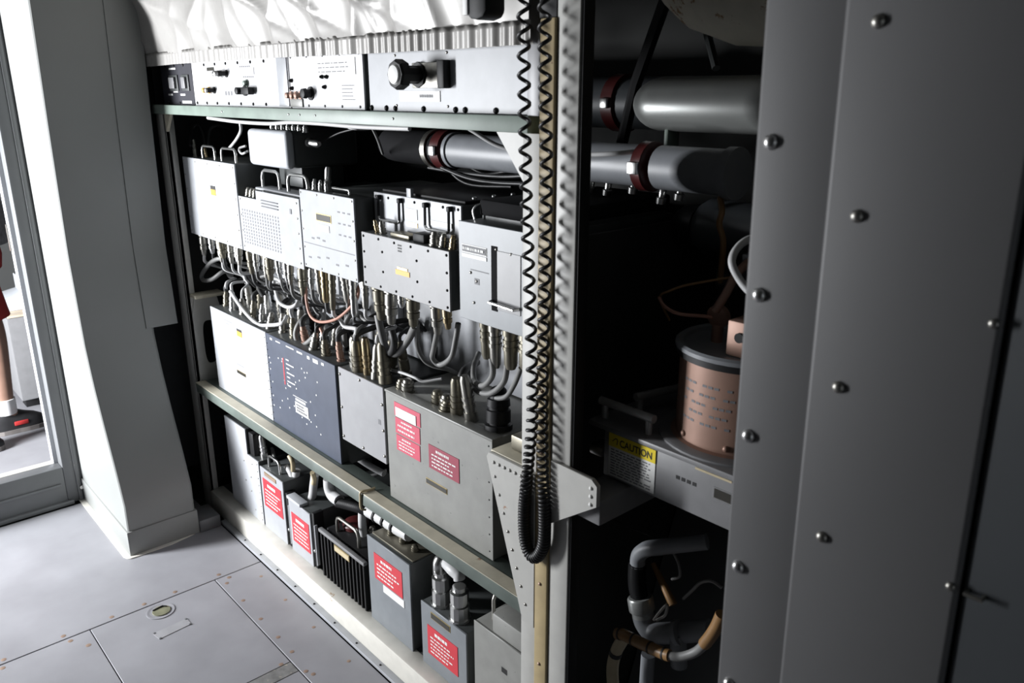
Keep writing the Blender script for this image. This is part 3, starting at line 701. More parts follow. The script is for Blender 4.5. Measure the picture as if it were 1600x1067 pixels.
# silver box behind the beam
SB = thing('junction_box', 'rounded silver metal box with connectors tucked under the top beam', 'junction box', (-2.32, 1.22, 1.38))
rbox('housing', 'dark_paint', SB, -2.452, -2.200, 1.125, 1.34, 1.386, 1.492, .012, 3)
rbox('cover', 'white_paint', SB, -2.455, -2.198, 1.098, 1.128, 1.384, 1.494, .014, 3)
for i in range(7): place('connector', conn_mesh(.008, .02, 'steel'), SB, (-2.40+.035*i, 1.16, 1.490), (PI, 0, 0))
for x in (-2.455,): G().lathe((x, 1.15, 1.455), (x-1, 1.15, 1.455), [(0, .010), (.012, .010), (.012, .007), (.022, .006)], 12).part('side_connector', 'steel', SB, smooth=True)
G().lathe((-2.198, 1.17, 1.46), (-1.198, 1.10, 1.44), [(0, .012), (.01, .014), (.012, .010), (.03, .013), (.035, .010), (.06, .012), (.075, .007)], 12).part('side_connector', 'steel', SB, smooth=True)
rbox('mounting_foot', 'dark_paint', SB, -2.40, -2.25, 1.17, 1.30, 1.322, 1.387, .003)

# ================================================================== MIDDLE ROW OF BOXES
c1 = unit('equipment_box', 'white equipment box with a yellow sticker at the left end of the middle shelf', 'equipment box', -2.820, -2.373, YB, 1.48, .547, .859, 'white_paint')
o = plate('sticker', 'orange_label', c1, -2.598, -2.560, .797, .815, YB); plate('sticker_band', 'ink_black', o, -2.598, -2.56, .815, .823, YB)
nameplate(c1, -2.632, -2.562, .652, .664, YB); screws(c1, [(-2.381, .57+.03*i) for i in range(10)], YB, .0026, 'dull_steel')
marks(c1, [(-2.70, -2.63, .833, .835), (-2.69, -2.66, .822, .824), (-2.63, -2.57, .686, .688)], YB-.0006, 'ink_grey')
c2 = unit('equipment_box', 'dark slate blue box with white scale marks and a white printed label', 'equipment box', -2.370, -1.932, YB, 1.48, .547, .858, 'slate_paint')
r_ = random.Random(5)
mk = [(-2.24, -2.24+.02+.03*(i % 2), .798-.0145*i, .802-.0145*i) for i in range(7)]
mk += [(q, q+.005, z, z+.005) for q, z in [(r_.uniform(-2.36, -2.04), r_.uniform(.60, .80)) for _ in range(34)]]
mk += [(-2.34, -2.325, .842, .849), (-2.30, -2.27, .844, .848), (-2.23, -2.18, .844, .848), (-2.16, -2.125, .842, .848), (-2.095, -2.08, .838, .848), (-2.06, -2.03, .836, .848), (-2.01, -1.995, .840, .848)]
mk += [(-2.21, -2.12, .688, .690), (-2.195, -2.13, .676, .684)]
marks(c2, mk, YB-.0006, 'ink_white'); marks(c2, [(-2.262, -2.256, .71, .80)], YB-.0006, 'red_label', 'red_markings')
plate('sheet_label', 'white_label', c2, -2.198, -2.115, .635, .672, YB); lettering(c2, -2.190, -2.122, .640, .668, YB-.002, 3, 'ink_grey', .7, seed=31)
screws(c2, [(-2.366, .56+.022*i) for i in range(13)], YB, .0022, 'black_paint')
c3 = unit('equipment_box', 'narrow pale grey box with side screws raised above the middle shelf', 'equipment box', -1.914, -1.685, YB, 1.40, .637, .860, 'c3_grey')
screws(c3, [(-1.905, .65), (-1.905, .74), (-1.905, .84), (-1.80, .648), (-1.80, .85), (-1.692, .66), (-1.692, .735), (-1.692, .81)], YB, .0045, 'dull_steel')
marks(c3, [(-1.715, -1.703, .748, .762)], YB-.0006, 'ink_grey')
c4 = unit('equipment_box', 'large worn grey box with red warning labels on the middle shelf', 'equipment box', -1.673, -1.243, YB, 1.50, .548, .858, 'warm_grey_paint', 'warm_grey_paint')
o = plate('warning_label', 'pink_label', c4, -1.632, -1.518, .800, .838, YB); plate('white_field', 'white_label', o, -1.625, -1.535, .800, .826, YB-.0016)
wlabel(c4, -1.630, -1.522, .752, .796, YB, 'pink_label', 3, seed=41); wlabel(c4, -1.628, -1.524, .704, .748, YB, 'pink_label', 4, seed=43)
wlabel(c4, -1.486, -1.365, .704, .768, YB, 'maroon_label', 5, seed=45)
nameplate(c4, -1.502, -1.415, .654, .670, YB, 'nameplate', 'gold_edge')
screws(c4, [(-1.256, .57+.045*i) for i in range(7)], YB, .0022, 'dark_paint')
rbox('lid_edge', 'warm_grey_paint', c4, -1.675, -1.241, YB-.002, 1.09, .854, .861, .002)

# ================================================================== LOWER ROW OF BOXES
d1 = unit('equipment_box', 'white riveted box half in shadow at the left end of the bottom row', 'equipment box', -2.805, -2.537, YB, 1.45, .084, .435, 'white_paint', poly=[(-2.805, .084), (-2.537, .084), (-2.537, .337), (-2.625, .337), (-2.625, .435), (-2.805, .435)])
screws(d1, [(-2.548, .10+.028*i) for i in range(9)]+[(-2.60, .12), (-2.62, .19), (-2.61, .25), (-2.66, .22), (-2.59, .31), (-2.66, .30)], YB, .0030, 'dull_steel')
rbox('connector_block', 'black_paint', d1, -2.622, -2.585, 1.07, 1.12, .337, .425, .004)
connector(d1, (-2.565, 1.10, .336), True, .014, .085, 'steel', 1)
d2 = unit('equipment_box', 'grey box with red label and top handle beside the white riveted box', 'equipment box', -2.526, -2.352, YB, 1.42, .084, .327, 'pale_grey_paint', 'dark_paint')
wlabel(d2, -2.508, -2.368, .178, .288, YB, 'red_label', 6, seed=51); nameplate(d2, -2.49, -2.40, .303, .318, YB, 'copper_screw', 'gold_edge'); handle(d2, (-2.50, 1.085, .326), (-2.415, 1.085, .326), .045, .005)
d3 = unit('equipment_box', 'grey box with red label and open black top in the bottom row', 'equipment box', -2.318, -2.168, YB, 1.42, .084, .282, 'pale_grey_paint', 'dark_paint')
wlabel(d3, -2.300, -2.180, .128, .238, YB, 'red_label', 6, seed=53); rbox('top_lip', 'white_paint', d3, -2.325, -2.230, YB-.003, 1.09, .280, .292, .003)
for xx, t in ((-2.338, d3), (-2.156, d3)):
    rbox('side_rail', 'black_paint', t, xx-.008, xx+.008, YB+.004, 1.10, .084, .29, .002); place('screw', screw_mesh(.006, 'steel'), t, (xx, YB+.004, .15))
    rbox('rail_edge', 'white_paint', t, xx+.010, xx+.014, YB+.001, 1.06+.012, .10, .25, .001)
d4 = thing('heatsink_unit', 'black finned heatsink unit with a wire handle in the bottom row', 'equipment box', (-1.97, 1.25, .084))
rbox('body', 'black_paint', d4, -2.105, -1.838, 1.085, 1.42, .084, .252, .003)
for i in range(13): rbox('fin', 'black_paint', d4, -2.104+i*.0212, -2.096+i*.0212, YB, 1.088, .086, .246, .001, 1)
rbox('top_rim', 'mid_grey_paint', d4, -2.108, -1.835, YB-.004, YB+.010, .248, .260, .002)
nameplate(d4, -2.005, -1.915, .226, .248, YB-.005, 'hose_cream', 'gold_edge'); handle(d4, (-2.06, 1.10, .252), (-1.93, 1.10, .252), .055, .006, 'dull_steel')
for q in range(3): connector(d4, (-2.0+.05*q, 1.16, .252), True, .013, .04, 'dull_steel')
d5 = unit('equipment_box', 'blue grey box with red label above a white tag in the bottom row', 'equipment box', -1.812, -1.597, YB, 1.40, .084, .367, 'blue_grey_paint', 'dark_paint')
wlabel(d5, -1.777, -1.635, .240, .325, YB, 'red_label', 5, seed=57); plate('sheet_label', 'white_label', d5, -1.735, -1.63, .212, .236, YB)
rbox('top_plate', 'olive_metal', d5, -1.806, -1.603, 1.075, 1.30, .366, .371, .001)
for q in range(3): connector(d5, (-1.76+.06*q, 1.11, .370), True, .010, .022, 'olive_metal')
d6 = unit('equipment_box', 'blue grey box with red label below two large steel fittings', 'equipment box', -1.549, -1.352, YB, 1.36, .084, .282, 'blue_grey_paint', 'dark_paint')
wlabel(d6, -1.520, -1.388, .130, .222, YB, 'red_label', 6, seed=59); nameplate(d6, -1.503, -1.418, .250, .270, YB, 'nameplate', 'gold_edge')
for x, y, h in ((-1.500, 1.095, .10), (-1.415, 1.090, .11)):
    g = G().lathe((x, y, .280), (x, y, 1), [(0, .030), (.008, .030), (.008, .026), (.022, .026), (.045, .026), (.048, .022), (.055, .022), (.055, .025), (.085, .025), (.088, .018), (.10, .018)], 12)
    g.part('steel_fitting', 'steel', d6, smooth=True, angle=25)
d7 = unit('equipment_box', 'dull grey box with a smaller box mounted on top beside the white post', 'equipment box', -1.320, -1.105, YB, 1.36, .084, .345, 'warm_grey_paint', 'warm_grey_paint')
rbox('top_box', 'warm_grey_paint', d7, -1.255, -1.110, YB+.004, 1.16, .344, .400, .006)
nameplate(d7, -1.285, -1.22, .135, .152, YB); marks(d7, [(-1.215, -1.195, .255, .270)], YB-.0006, 'ink_black')
place('screw', screw_mesh(.007, 'dull_steel'), d7, (-1.135, YB+.004, .375)); handle(d7, (-1.29, 1.10, .344), (-1.29, 1.16, .344), .07, .005, 'dull_steel')

# ================================================================== AIR DUCTS
def ring_clamp(parent, x, y, z, r, m='red_clamp', wd=.022):
    o = G().lathe((x, y, z), (x+1, y, z), [(-wd, r+.003), (-wd*.8, r+.008), (-wd*.3, r+.007), (wd*.3, r+.007), (wd*.8, r+.008), (wd, r+.003)], 24).part('clamp', m, parent, smooth=True, angle=50)
    rbox('clamp_bolt', 'steel', o, x-.012, x+.012, y-r-.016, y-r-.004, z-.012, z+.012, .002)
    return o
DU = thing('air_duct', 'grey air duct with red clamps running along the rack under the top beam', 'duct', (-1.3, 1.30, 1.415))
dy, dz_, dr = 1.30, 1.458, .042
G().lathe((-1.665, dy, dz_), (0, dy, dz_), [(0, dr+.004), (.012, dr+.004), (.013, dr), (.648, dr), (.649, dr)], 28).part('duct_pipe', 'duct_grey', DU, smooth=True, angle=40)
ring_clamp(DU, -1.69, dy, dz_, dr+.002); ring_clamp(DU, -1.03, dy, dz_, dr, wd=.014)
G().lathe((-1.00, dy, dz_), (0, dy, dz_), [(0, dr+.001), (.155, dr+.001), (.156, dr+.006), (.175, dr+.006), (.176, dr-.006)], 28).part('duct_pipe', 'duct_grey', DU, smooth=True, angle=40)
ep = [(-1.71, dy, dz_), (-1.80, dy, dz_), (-1.90, dy+.005, dz_), (-1.99, dy+.03, dz_), (-2.05, dy+.10, dz_), (-2.07, dy+.22, dz_), (-2.07, dy+.45, dz_)]
G().tube(spline(ep, 6), .045, 20).part('duct_elbow', 'matte_black', DU, smooth=True, angle=60)
G().lathe((-1.745, dy, dz_), (0, dy, dz_), [(-.006, .046), (-.006, .050), (.012, .050), (.012, .046)], 24).part('clamp', 'dull_steel', DU, smooth=True)
rbox('duct_hanger', 'dark_paint', DU, -1.36, -1.345, dy-.02, dy+.02, 1.499, 1.537, .002)

DT = thing('air_duct', 'short dark duct with red clamp behind the rounded tank', 'duct', (-1.5, 1.62, 1.50))
G().lathe((-1.9, 1.60, 1.575), (0, 1.60, 1.575), [(0, .062), (.75, .062)], 24).part('duct_pipe', 'panel_dark', DT, smooth=True)
ring_clamp(DT, -1.36, 1.60, 1.575, .062)
DL = thing('air_duct', 'large dark duct lying below the clamped grey duct', 'duct', (-0.9, 1.48, 1.27))
G().lathe((-1.00, 1.46, 1.325), (0, 1.46, 1.325), [(0, .050), (.02, .062), (.05, .058), (.06, .060), (.54, .060)], 24).part('duct_pipe', 'panel_dark', DL, smooth=True)
G().tube(spline([(-1.00, 1.46, 1.325), (-1.04, 1.47, 1.320), (-1.05, 1.52, 1.30), (-1.05, 1.62, 1.28)], 6), .045, 18).part('duct_elbow', 'black_rubber', DL, smooth=True)
TK = thing('tank', 'rounded satin grey tank end above the clamped duct', 'tank', (-0.8, 1.40, 1.52))
prof = [(.075*(1-math.cos(a)), .0545*math.sin(a)) for a in [PI/2*i/9 for i in range(1, 10)]] + [(.62, .0545), (.66, .03)]
G().lathe((-1.150, 1.40, 1.577), (0, 1.40, 1.577), [(0.0005, .004)]+prof, 30).part('tank_shell', 'tank_grey', TK, smooth=True, angle=60)
rbox('tank_bracket', 'green_primer', TK, -1.06, -1.05, 1.38, 1.42, 1.44, 1.528, .002); rbox('tank_bracket', 'green_primer', TK, -0.80, -0.79, 1.38, 1.42, 1.44, 1.526, .002)
g = G().lathe((-1.10, 1.42, 1.83), (0, 1.30, 1.77), [(0, .02), (.03, .07), (.10, .11), (.2, .135), (.5, .14), (.6, .14)], 26)
g.top('insulated_duct', 'rust_cream', 'cream insulated duct with rusty stains at the top behind the panel', 'duct', smooth=True, angle=70)
G().tube([(-1.30, 1.52, 1.45), (-1.24, 1.50, 1.62), (-1.03, 1.44, 2.0)], .014, 8).top('support_strut', 'black_paint', 'black diagonal strut behind the rounded tank', 'strut', smooth=True)
G().tube([(-1.16, 1.62, 1.74), (-1.13, 1.60, 1.74), (-1.06, 1.55, 1.65)], .009, 8).top('support_strut', 'dark_paint', 'thin grey bent strut above the rounded tank', 'strut', smooth=True)
# clutter around the duct
for i, (px0, py0, nm) in enumerate(((922, 300, 'first'), (948, 305, 'second'), (988, 302, 'third'), (1032, 318, 'fourth'), (1060, 312, 'fifth'))):
    a = at(px0, py0, 1.34)
    G().lathe(a, a+Vector((.01, 0, .06)), [(0, .010), (.012, .011), (.014, .007), (.03, .008), (.034, .005), (.05, .005)], 10).top('pipe_nipple', 'steel', 'small steel fitting under the clamped duct in the right bay, %s from the post' % nm, 'fitting', smooth=True)
# conduits under the beam
def P(px, py, y): return tuple(at(px, py, y))
cable([P(325, 184, 1.06), P(370, 190, 1.06), P(420, 193, 1.06), P(455, 191, 1.06), P(500, 193, 1.06), P(560, 198, 1.06), P(640, 201, 1.06)], .0055, 'cable_pale', 'long pale conduit running along the underside of the green beam')
cable([P(715, 190, 1.10), P(740, 205, 1.12), P(775, 226, 1.15), P(815, 238, 1.18), P(850, 245, 1.2), P(915, 242, 1.22), P(960, 240, 1.24), P(1000, 236, 1.28)], .005, 'cable_pale', 'thin pale cable sagging across the front of the grey duct')
cable([P(375, 190, 1.10), P(376, 205, 1.11), P(368, 220, 1.12), P(358, 232, 1.13)], .005, 'cable_pale', 'pale hose bending down behind the first upper box')
cable([P(298, 228, 1.09), P(300, 205, 1.12), P(308, 195, 1.14), P(316, 205, 1.15), P(321, 228, 1.15)], .006, 'cable_dark', 'black cable arching above the left corner of the first upper box')
cable([P(326, 232, 1.14), P(328, 205, 1.16), P(340, 196, 1.18), P(358, 202, 1.22)], .006, 'cable_dark', 'black cable curling behind the handles of the first upper box')
cable([P(384, 228, 1.12), P(374, 232, 1.11), P(378, 240, 1.11), P(388, 236, 1.12)], .004, 'cable_pale', 'short pale wire loop at the side of the silver box')
cable([P(575, 190, 1.12), P(584, 204, 1.14), P(592, 222, 1.17), P(598, 240, 1.25)], .004, 'cable_grey', 'grey wire dropping from the conduit over the black duct elbow')
cable([P(476, 222, 1.19), P(500, 222, 1.2), P(530, 208, 1.22), P(560, 200, 1.24)], .003, 'cable_dark', 'dark wire leaving the silver box towards the duct elbow')
G().lathe(P(560, 200, 1.22), P(562, 150, 1.22), [(0, .035), (.006, .034), (.012, .026), (.016, .01)], 20).top('duct_cap', 'cable_pale', 'pale round cap above the black duct elbow', 'cap', smooth=True)

for i, (nm, pts_) in enumerate((('lowest', [(690, 262), (730, 278), (770, 285), (830, 288)]), ('second lowest', [(670, 262), (720, 270), (780, 276), (835, 274)]), ('middle', [(700, 264), (720, 282), (745, 290), (800, 292)]), ('second highest', [(735, 262), (760, 272), (800, 268), (840, 276)]), ('highest', [(755, 262), (790, 264), (820, 268), (850, 264)]))):
    cable([P(x_, y_, 1.27+.015*i) for x_, y_ in pts_], .005, 'black_rubber', 'black glossy cable under the grey duct behind the lever box, %s of the bundle' % nm)
# ================================================================== CONNECTORS AND CABLES BETWEEN THE ROWS
r_ = random.Random(21)
ends_top = {}
def row(box, xs, z, y=1.09, r=.011, L=.075, mats=('dull_steel',), up=False, style=0, jit=.01):
    out = []
    for i, x in enumerate(xs):
        out.append(connector(box, (x, y+r_.uniform(-jit, jit), z), up, r*r_.choice((.85, 1, 1.1)), L*r_.choice((.85, 1, 1.15)), mats[i % len(mats)], style))
    return out
def lin(a, b, n): return [a+(b-a)*i/(n-1) for i in range(n)]
e1 = row(b1, lin(-2.87, -2.51, 8), 1.115, 1.09, .012, .080, ('dull_steel', 'steel', 'dull_steel', 'olive_metal')) + row(b1, lin(-2.84, -2.55, 4), 1.115, 1.15, .012, .07, ('olive_metal',))
e2 = row(b2, lin(-2.44, -2.10, 8), 1.115, 1.09, .012, .085, ('steel', 'dull_steel', 'olive_metal', 'steel')) + row(b2, lin(-2.42, -2.12, 4), 1.115, 1.15, .012, .075, ('dull_steel',))
e3 = row(b3, lin(-2.03, -1.80, 6), 1.126, 1.085, .012, .095, ('dull_steel', 'brass', 'olive_metal', 'dull_steel', 'steel'), style=1)
e4 = row(b4, (-1.725, -1.67, -1.575, -1.478), 1.126, 1.09, .016, .095, ('olive_metal', 'dull_steel'), style=0, jit=.002) + row(b4, (-1.625, -1.44), 1.126, 1.09, .010, .05, ('steel', 'brass'), jit=.002)
e5 = row(b5, (-1.30, -1.270, -1.215, -1.16), 1.123, 1.09, .017, .095, ('olive_metal', 'dull_steel', 'olive_metal'), style=1, jit=.004)
t1 = row(c1, lin(-2.79, -2.41, 6), .858, 1.10, .012, .065, ('olive_metal', 'steel', 'dull_steel'), True) + row(c1, lin(-2.76, -2.43, 5), .858, 1.18, .014, .08, ('dull_steel', 'olive_metal', 'steel'), True, 1)
t2 = row(c2, lin(-2.34, -1.96, 6), .857, 1.10, .012, .055, ('dull_steel', 'olive_metal', 'copper'), True) + row(c2, lin(-2.32, -1.97, 6), .857, 1.17, .014, .075, ('dull_steel', 'black_paint', 'steel'), True, 1)
t3 = row(c3, (-1.885, -1.845, -1.805, -1.76, -1.715), .859, 1.095, .016, .095, ('dull_steel', 'olive_metal', 'brass'), True, 1) + row(c3, (-1.86, -1.80, -1.73), .859, 1.16, .016, .10, ('olive_metal',), True)
t4 = row(c4, (-1.42, -1.365), .859, 1.10, .018, .10, ('olive_metal', 'dull_steel'), True, 1, jit=.002) + row(c4, (-1.285,), .859, 1.12, .024, .085, ('black_paint',), True, 0)
row(c4, (-1.65, -1.625, -1.505, -1.47, -1.45), .859, 1.10, .016, .030, ('olive_metal', 'dull_steel'), True)
def link(a, b, m, r, label, sag=.03, side=0.0):
    a = Vector(a); b = Vector(b); dep = r_.uniform(.02, .08)
    mid = (a+b)/2 + Vector((side, dep, -sag))
    a2 = a + Vector((side*.2, .005, -.03)); b2 = b + Vector((-side*.2, .005, .03))
    if b2.z > a2.z - .02: b2.z = b.z+.02; a2.z = a.z-.02
    cable([tuple(a+Vector((0, 0, .004))), tuple(a2), tuple(a2*.5+mid*.5+Vector((side*.3, dep*.4, 0))), tuple(mid), tuple(b2*.5+mid*.5+Vector((-side*.2, dep*.4, 0))), tuple(b2), tuple(b-Vector((0, 0, .004)))], r, m, label, GU)
def into_back(a, m, r, label, dx=0.0, z=.93):
    a = Vector(a)
    cable([tuple(a+Vector((0, 0, .004))), tuple(a+Vector((dx*.1, .01, -.04))), tuple(a+Vector((dx*.4, .07, -.07))), (a.x+dx*.8, 1.21, z-.02), (a.x+dx, 1.258, z)], r, m, label, GU)
LB = {1: 'cable hanging below the yellow sticker white box', 2: 'cable hanging below the vented box', 3: 'cable hanging below the gold nameplate box', 4: 'cable hanging below the orange sticker box', 5: 'cable hanging below the lever box'}
cmats = (('cable_grey', 'grey '), ('cable_pale', 'pale grey '), ('cable_dark', 'black '))
for k, es, ts in ((1, e1, t1), (2, e2, t2), (3, e3, t2[3:6]+t2[9:]+t3), (4, e4[:4], t3+t4[:1]), (5, e5, t4)):
    ts = sorted(ts, key=lambda v: v.x); es = sorted(es, key=lambda v: v.x)
    for i, a in enumerate(es):
        m, nm = cmats[(i*2+k) % 3 if k != 5 else 0]
        if k in (4, 5): m, nm = ('cable_grey', 'grey ')
        rr = r_.choice((.0042, .005, .006)) if k < 4 else .007
        if (i % 3 != 2 or k == 3) and k < 4:
            j = min(len(ts)-1, max(0, int(len(ts)*(i+.5)/len(es)) + r_.choice((-1, 0, 0, 1))))
            link(a, ts[j], m, rr, nm+LB[k], r_.uniform(.0, .03), r_.uniform(-.06, .06))
        elif k < 4:
            into_back(a, m, rr, nm+LB[k], r_.uniform(-.15, .15), r_.uniform(.90, 1.0))
for ts, lab in ((t1, 'dark cable rising from the middle white box into the back'), (t2, 'dark cable rising from the slate blue box into the back'), (t3, 'dark cable rising from the narrow raised box into the back')):
    for a in ts:
        if r_.random() < .6:
            dx = r_.uniform(-.1, .1)
            cable([tuple(a-Vector((0, 0, .004))), tuple(a+Vector((dx*.1, .005, .02))), tuple(a+Vector((dx*.4, .06, .035))), (a.x+dx, 1.225, .94+r_.uniform(0, .06)), (a.x+dx*1.2, 1.258, .96)], r_.choice((.005, .006, .008)), r_.choice(('cable_dark', 'cable_dark', 'cable_grey')) if False else 'cable_dark', lab, GU)
# single cables one can follow
cable([P(352, 412, 1.12), P(345, 404, 1.10), P(330, 410, 1.09), P(316, 428, 1.085), P(318, 438, 1.085), P(332, 436, 1.09), P(350, 424, 1.12), P(362, 430, 1.16)], .008, 'cable_grey', 'thick grey cable looping out at the far left below the first upper box')
cable([P(360, 455, 1.10), P(380, 484, 1.09), P(402, 506, 1.085), P(420, 508, 1.085), P(441, 505, 1.09), P(448, 494, 1.12)], .0065, 'cable_pale', 'pale cable curving along the top of the slate blue box')
cable([P(478, 438, 1.10), P(479, 470, 1.09), P(486, 494, 1.085), P(502, 503, 1.085), P(528, 497, 1.085), P(553, 474, 1.09), P(560, 458, 1.09), P(558, 444, 1.10)], .0045, 'cable_pink', 'thin pinkish cable sagging below the nameplate box')
cable([P(500, 512, 1.11), P(505, 524, 1.11), P(507, 545, 1.12), P(507, 556, 1.12)], .005, 'cable_pink', 'short pinkish cable end standing on the slate blue box')
cable([P(480, 492, 1.14), P(466, 508, 1.11), P(462, 524, 1.10), P(468, 538, 1.10), P(480, 536, 1.10), P(497, 518, 1.11), P(503, 505, 1.13), P(500, 490, 1.16)], .0085, 'cable_grey', 'thick grey cable loop in front of the slate blue box top')
cable([P(428, 440, 1.13), P(432, 460, 1.11), P(438, 474, 1.10), P(452, 480, 1.10), P(464, 474, 1.11), P(470, 458, 1.14)], .006, 'cable_pale', 'pale grey cable sagging between the vented box and the slate box')
cable([P(412, 462, 1.13), P(405, 448, 1.12), P(408, 434, 1.12), P(420, 430, 1.13)], .010, 'cable_dark', 'thick black cable bent below the vented box')
cable([P(540, 540, 1.15), P(538, 520, 1.13), P(542, 500, 1.13), P(553, 490, 1.15), P(570, 500, 1.2)], .008, 'cable_grey', 'thick grey cable bending over behind the narrow raised box')
cable([P(590, 492, 1.09), P(596, 520, 1.09), P(604, 545, 1.10), P(620, 552, 1.11), P(638, 530, 1.11), P(648, 510, 1.10)], .010, 'cable_grey', 'thick grey cable looping between two fittings below the orange sticker box')
cable([P(612, 516, 1.09), P(616, 535, 1.09), P(612, 550, 1.10), P(600, 560, 1.13)], .010, 'cable_dark', 'thick black cable dropping below the orange sticker box')
cable([P(683, 520, 1.09), P(678, 545, 1.10), P(676, 560, 1.11), P(688, 570, 1.12), P(705, 558, 1.11), P(712, 530, 1.11), P(716, 505, 1.11)], .007, 'cable_grey', 'grey cable looping up beside the lever box')
cable([P(652, 505, 1.10), P(652, 540, 1.13), P(662, 562, 1.15), P(678, 572, 1.17), P(700, 577, 1.2), P(715, 585, 1.25)], .006, 'cable_grey', 'grey cable running across above the large worn box')
cable([P(768, 560, 1.09), P(770, 585, 1.09), P(756, 602, 1.10), P(742, 596, 1.12), P(740, 575, 1.15), P(748, 552, 1.2)], .007, 'cable_grey', 'grey cable curling in a ring above the large worn box')
cable([P(793, 565, 1.09), P(788, 595, 1.09), P(768, 614, 1.10), P(748, 612, 1.11), P(735, 600, 1.12), P(722, 598, 1.13)], .007, 'cable_grey', 'grey cable sweeping down to the fittings on the large worn box')
cable([P(814, 575, 1.08), P(804, 600, 1.09), P(790, 620, 1.10), P(770, 622, 1.11)], .006, 'cable_grey', 'grey cable beside the coiled cord above the large worn box')
cable([P(718, 602, 1.12), P(722, 585, 1.13), P(730, 575, 1.16), P(745, 566, 1.25)], .010, 'cable_dark', 'thick black cable leaving the fitting on the large worn box')
cable([P(600, 575, 1.12), P(630, 583, 1.11), P(648, 590, 1.11), P(662, 596, 1.12), P(690, 592, 1.15)], .004, 'cable_pale', 'thin pale wire lying across the top of the large worn box')
rb = G().box(-2.30, -2.20, 1.24, 1.261, .95, 1.05); rb.top('terminal_block', 'pale_grey_paint', 'pale terminal block between the rows behind the cables under the vented box', 'terminal block', bev=.003)
rb = G().box(-1.99, -1.87, 1.24, 1.261, .93, 1.05); rb.top('terminal_block', 'pale_grey_paint', 'pale terminal block behind the cables under the nameplate box', 'terminal block', bev=.003)

# ---- hoses over the bottom row
def hose(pts, r, m, label, ribs=False, group=None):
    sp = spline(pts, 14)
    rr = [r*(1.12 if (i % 2) else .92) for i in range(len(sp))] if ribs else r
    return G().tube(sp, rr, 12).top('hose', m, label, 'hose', group=group, smooth=True, angle=50 if ribs else 80)
YH = 1.12
hose([P(527, 785, YH), P(545, 789, YH), P(565, 795, YH), P(580, 802, YH)], .015, 'black_rubber', 'black ribbed hose behind the middle beam above the heatsink unit', True)
ELB = 'pale elbow hoses over the bottom row'
hose([P(514, 748, YH), P(515, 762, YH), P(520, 774, YH), P(530, 782, YH)], .019, 'cable_pale', 'pale elbow joining the black ribbed hose under the middle beam')
hose([P(576, 798, YH), P(590, 806, YH), P(606, 816, YH), P(622, 826, YH), P(640, 836, YH)], .019, 'cable_pale', 'pale segmented hose above the red label and white tag box')
for i in range(3):
    a = at(590+14*i, 806+8*i, YH); b = at(592+14*i, 807.2+8*i, YH)
    G().lathe(a, b, [(-.004, .0195), (-.004, .022), (.004, .022), (.004, .0195)], 16).top('hose_clamp', 'black_paint', 'black clamp ring on the pale segmented hose, %s from the left' % ('first', 'second', 'third')[i], 'clamp', smooth=True)
hose([P(463, 735, YH), P(462, 750, YH), P(464, 770, YH), P(470, 785, YH+.02)], .014, 'cable_pale', 'pale upright sleeve behind the second red label box')
hose([P(448, 728, 1.11), P(454, 738, 1.11), P(458, 748, 1.11)], .010, 'cable_pale', 'pale bent sleeve between the first two red label boxes')
hose([P(492, 742, YH), P(490, 758, YH), P(488, 775, YH), P(484, 785, YH+.02)], .014, 'cable_pale', 'pale upright sleeve above the open topped red label box')
hose([P(566, 800, YH), P(566, 816, YH), P(568, 834, YH+.02)], .013, 'cable_pale', 'pale upright sleeve behind the heatsink handle')
hose([P(399, 683, 1.10), P(404, 700, 1.10), P(410, 720, 1.10), P(426, 745, 1.12)], .006, 'cable_pale', 'thin pale hose dropping behind the top handle of the first red label box')
hose([P(425, 700, 1.13), P(430, 720, 1.12), P(437, 742, 1.12), P(446, 752, 1.14)], .007, 'cable_grey', 'grey hose curving beside the first red label box')
hose([P(440, 690, 1.16), P(470, 712, 1.17), P(500, 735, 1.18), P(540, 760, 1.2)], .009, 'cable_dark', 'black hose in the shade under the middle beam')
hose([P(452, 712, 1.10), P(457, 722, 1.10), P(458, 735, 1.11)], .008, 'hose_cream', 'short cream sleeve under the middle beam')
hose([P(488, 738, 1.09), P(491, 748, 1.10), P(490, 756, 1.10)], .008, 'hose_cream', 'short cream sleeve above the open topped box')
rc = atz(556, 822, .254)
G().lathe(rc, rc+Vector((0, 0, 1)), [(0, .040), (.012, .042), (.02, .036), (.028, .015)], 26).top('red_cap', 'red_clamp', 'dark red round cap behind the heatsink unit', 'cap', smooth=True)
hose([P(686, 895, 1.10), P(686, 880, 1.10), P(690, 872, 1.11), P(700, 862, 1.14)], .017, 'steel', 'steel elbow rising from the left large fitting')
hose([P(718, 905, 1.10), P(716, 898, 1.10), P(705, 888, 1.10), P(694, 874, 1.12), P(690, 860, 1.15)], .016, 'cable_pale', 'pale bent hose rising from the right large fitting')
hose([P(340, 660, 1.2), P(338, 690, 1.15), P(348, 715, 1.12), P(362, 725, 1.13)], .006, 'cable_dark', 'black cable hanging at the left end of the bottom row')
hose([P(335, 640, 1.16), P(345, 660, 1.13), P(360, 668, 1.14), P(378, 662, 1.2)], .006, 'cable_dark', 'black cable behind the left end of the middle beam')
hose([P(545, 706, 1.2), P(575, 726, 1.15), P(600, 740, 1.16)], .010, 'cable_pale', 'pale cable seen in the gap below the narrow raised box')
hose([P(540, 730, 1.15), P(570, 744, 1.16), P(606, 735, 1.2)], .007, 'cable_dark', 'black cable seen in the gap below the narrow raised box')

